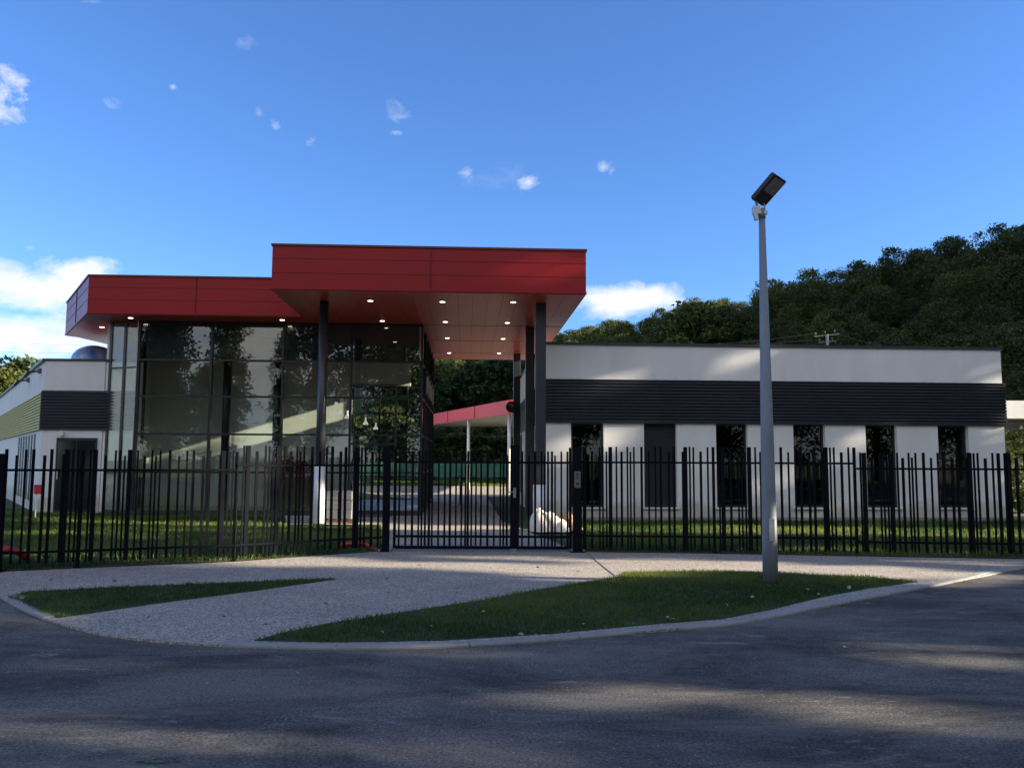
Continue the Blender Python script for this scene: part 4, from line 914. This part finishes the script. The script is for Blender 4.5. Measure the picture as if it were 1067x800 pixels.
# ------------------------------------------------------------------ power pole and wires behind the wing
p = PY(862, 354, 60); t = empty('power_pole', (p.x, p.y, 0), 'power pole whose crossarm and insulators peek over the long wing roof', 'power pole')
MB().tube([(p.x, p.y, 0), (p.x, p.y, p.z+.4)], [.16, .10], 10).build('pole', M['galv'], t)
b = MB(); b.bar(p+Vector((-.9, .12, .25)), p+Vector((.95, .12, .45)), .07, .09); b.bar(p+Vector((-.6, .12, -.2)), p+Vector((.7, .12, -.05)), .07, .09); b.build('crossarm', M['wire'], t)
for x, z in ((-.8, .36), (-.1, .46), (.6, .55), (-.5, -.12), (.4, -.02)): MB().tube([p+Vector((x, .12, z)), p+Vector((x, .12, z+.12)), p+Vector((x, .12, z+.2))], [.03, .05, .02], 8).build('insulator', M['wire'], t)
def wire(a, c, sag, label, r=.012):
    pts = [Vector(a).lerp(Vector(c), i/14)-Vector((0, 0, sag*4*(i/14)*(1-i/14))) for i in range(15)]
    tag(MB().tube(pts, r, 5).build('power_line', M['wire']), label, 'wire', 'overhead wires')
wire(p+Vector((-.8, .12, .5)), PY(640, 357, 75), .5, 'upper overhead wire running left from the power pole over the wing roof', .013)
wire(p+Vector((-.5, .12, .05)), PY(650, 360, 75), .3, 'lower overhead wire running left from the power pole over the wing roof', .013)
wire(p+Vector((.9, .12, .4)), PY(1100, 380, 75), .8, 'overhead wire running right from the power pole before the dark woods', .012)
wire(PY(-30, 355, 80), PY(110, 360, 84), .1, 'upper thin wire crossing the white clouds left of the canopy', .012)
wire(PY(-30, 365, 80), PY(110, 368, 84), .1, 'lower thin wire crossing the white clouds left of the canopy', .012)

# ------------------------------------------------------------------ fallen leaves and a sprig
lb = MB(); pr = [(0, -.5), (.28, -.2), (.34, .1), (.15, .38), (0, .55), (-.15, .38), (-.34, .1), (-.28, -.2)]
lb.add([(x*.08, y*.08, .012*abs(x)*2+.006*math.sin(y*5)) for x, y in pr], [(0, 1, 2, 3, 4, 5, 6, 7)])
lme = {}
for kx, mm_ in (('dry', M['dryleaf']), ('green', M['greenleaf'])):
    me = bpy.data.meshes.new('leaf_'+kx); me.from_pydata([tuple(v) for v in lb.v], [], lb.f); me.materials.append(mm_); me.update(); lme[kx] = me
def leaf_at(u, v, z, kx, label, group, s_=1.):
    p = G(u, v, z); o = mobj('fallen_leaf', lme[kx], None, p+Vector((0, 0, .004))); o.rotation_euler = (random.uniform(-.5, .5), random.uniform(-.5, .5), random.uniform(0, 6)); o.scale = (s_,)*3
    tag(o, label, 'leaf', group)
for u, v in ((398, 658), (449, 652), (451, 659), (504, 637), (575, 653), (592, 658), (606, 655), (625, 656), (631, 654), (608, 650), (666, 641), (700, 645), (696, 643), (740, 636), (757, 630), (842, 614), (853, 619), (870, 607), (885, 612), (784, 622), (661, 650), (558, 661), (543, 661)):
    leaf_at(u, v, .045, 'dry', 'dry pale leaf lying on the grass verge near the kerb', 'dry leaves on the verge', random.uniform(.5, 1.0))
for u, v in ((52, 604), (120, 606), (403, 603), (432, 602), (405, 617), (475, 613), (475, 618), (588, 589), (603, 595), (588, 572), (545, 585), (234, 642), (277, 650), (155, 643), (327, 617), (437, 589), (340, 629), (697, 589), (560, 591)):
    leaf_at(u, v, 0, 'green', 'small dark leaf lying flat on the pale path', 'leaves on the path', random.uniform(.6, 1.1))
for u, v in ((310, 701), (640, 690), (215, 712), (500, 720), (930, 594), (880, 674)):
    leaf_at(u, v, -.02, 'dry', 'dry pale leaf lying on the dark road', 'leaves on the road', random.uniform(.4, .8))
p = G(167, 794, -.02); t = empty('leafy_sprig', p, 'green leafy sprig lying on the asphalt at the bottom left', 'sprig')
MB().tube([p+Vector((-.12, -.03, .012)), p+Vector((0, .0, .02)), p+Vector((.1, .03, .012))], .003, 5).build('stem', M['bark'], t)
b = MB()
for i in range(9):
    q_ = p+Vector((-.11+i*.026, random.uniform(-.03, .03), .018)); a = random.uniform(0, 6.28); dx = Vector((math.cos(a), math.sin(a), .2))*.028; dy = Vector((-math.sin(a), math.cos(a), .1))*.013
    b.add([q_-dx, q_+dy, q_+dx, q_-dy], [(0, 1, 2, 3)])
b.build('leaves', M['greenleaf'], t)
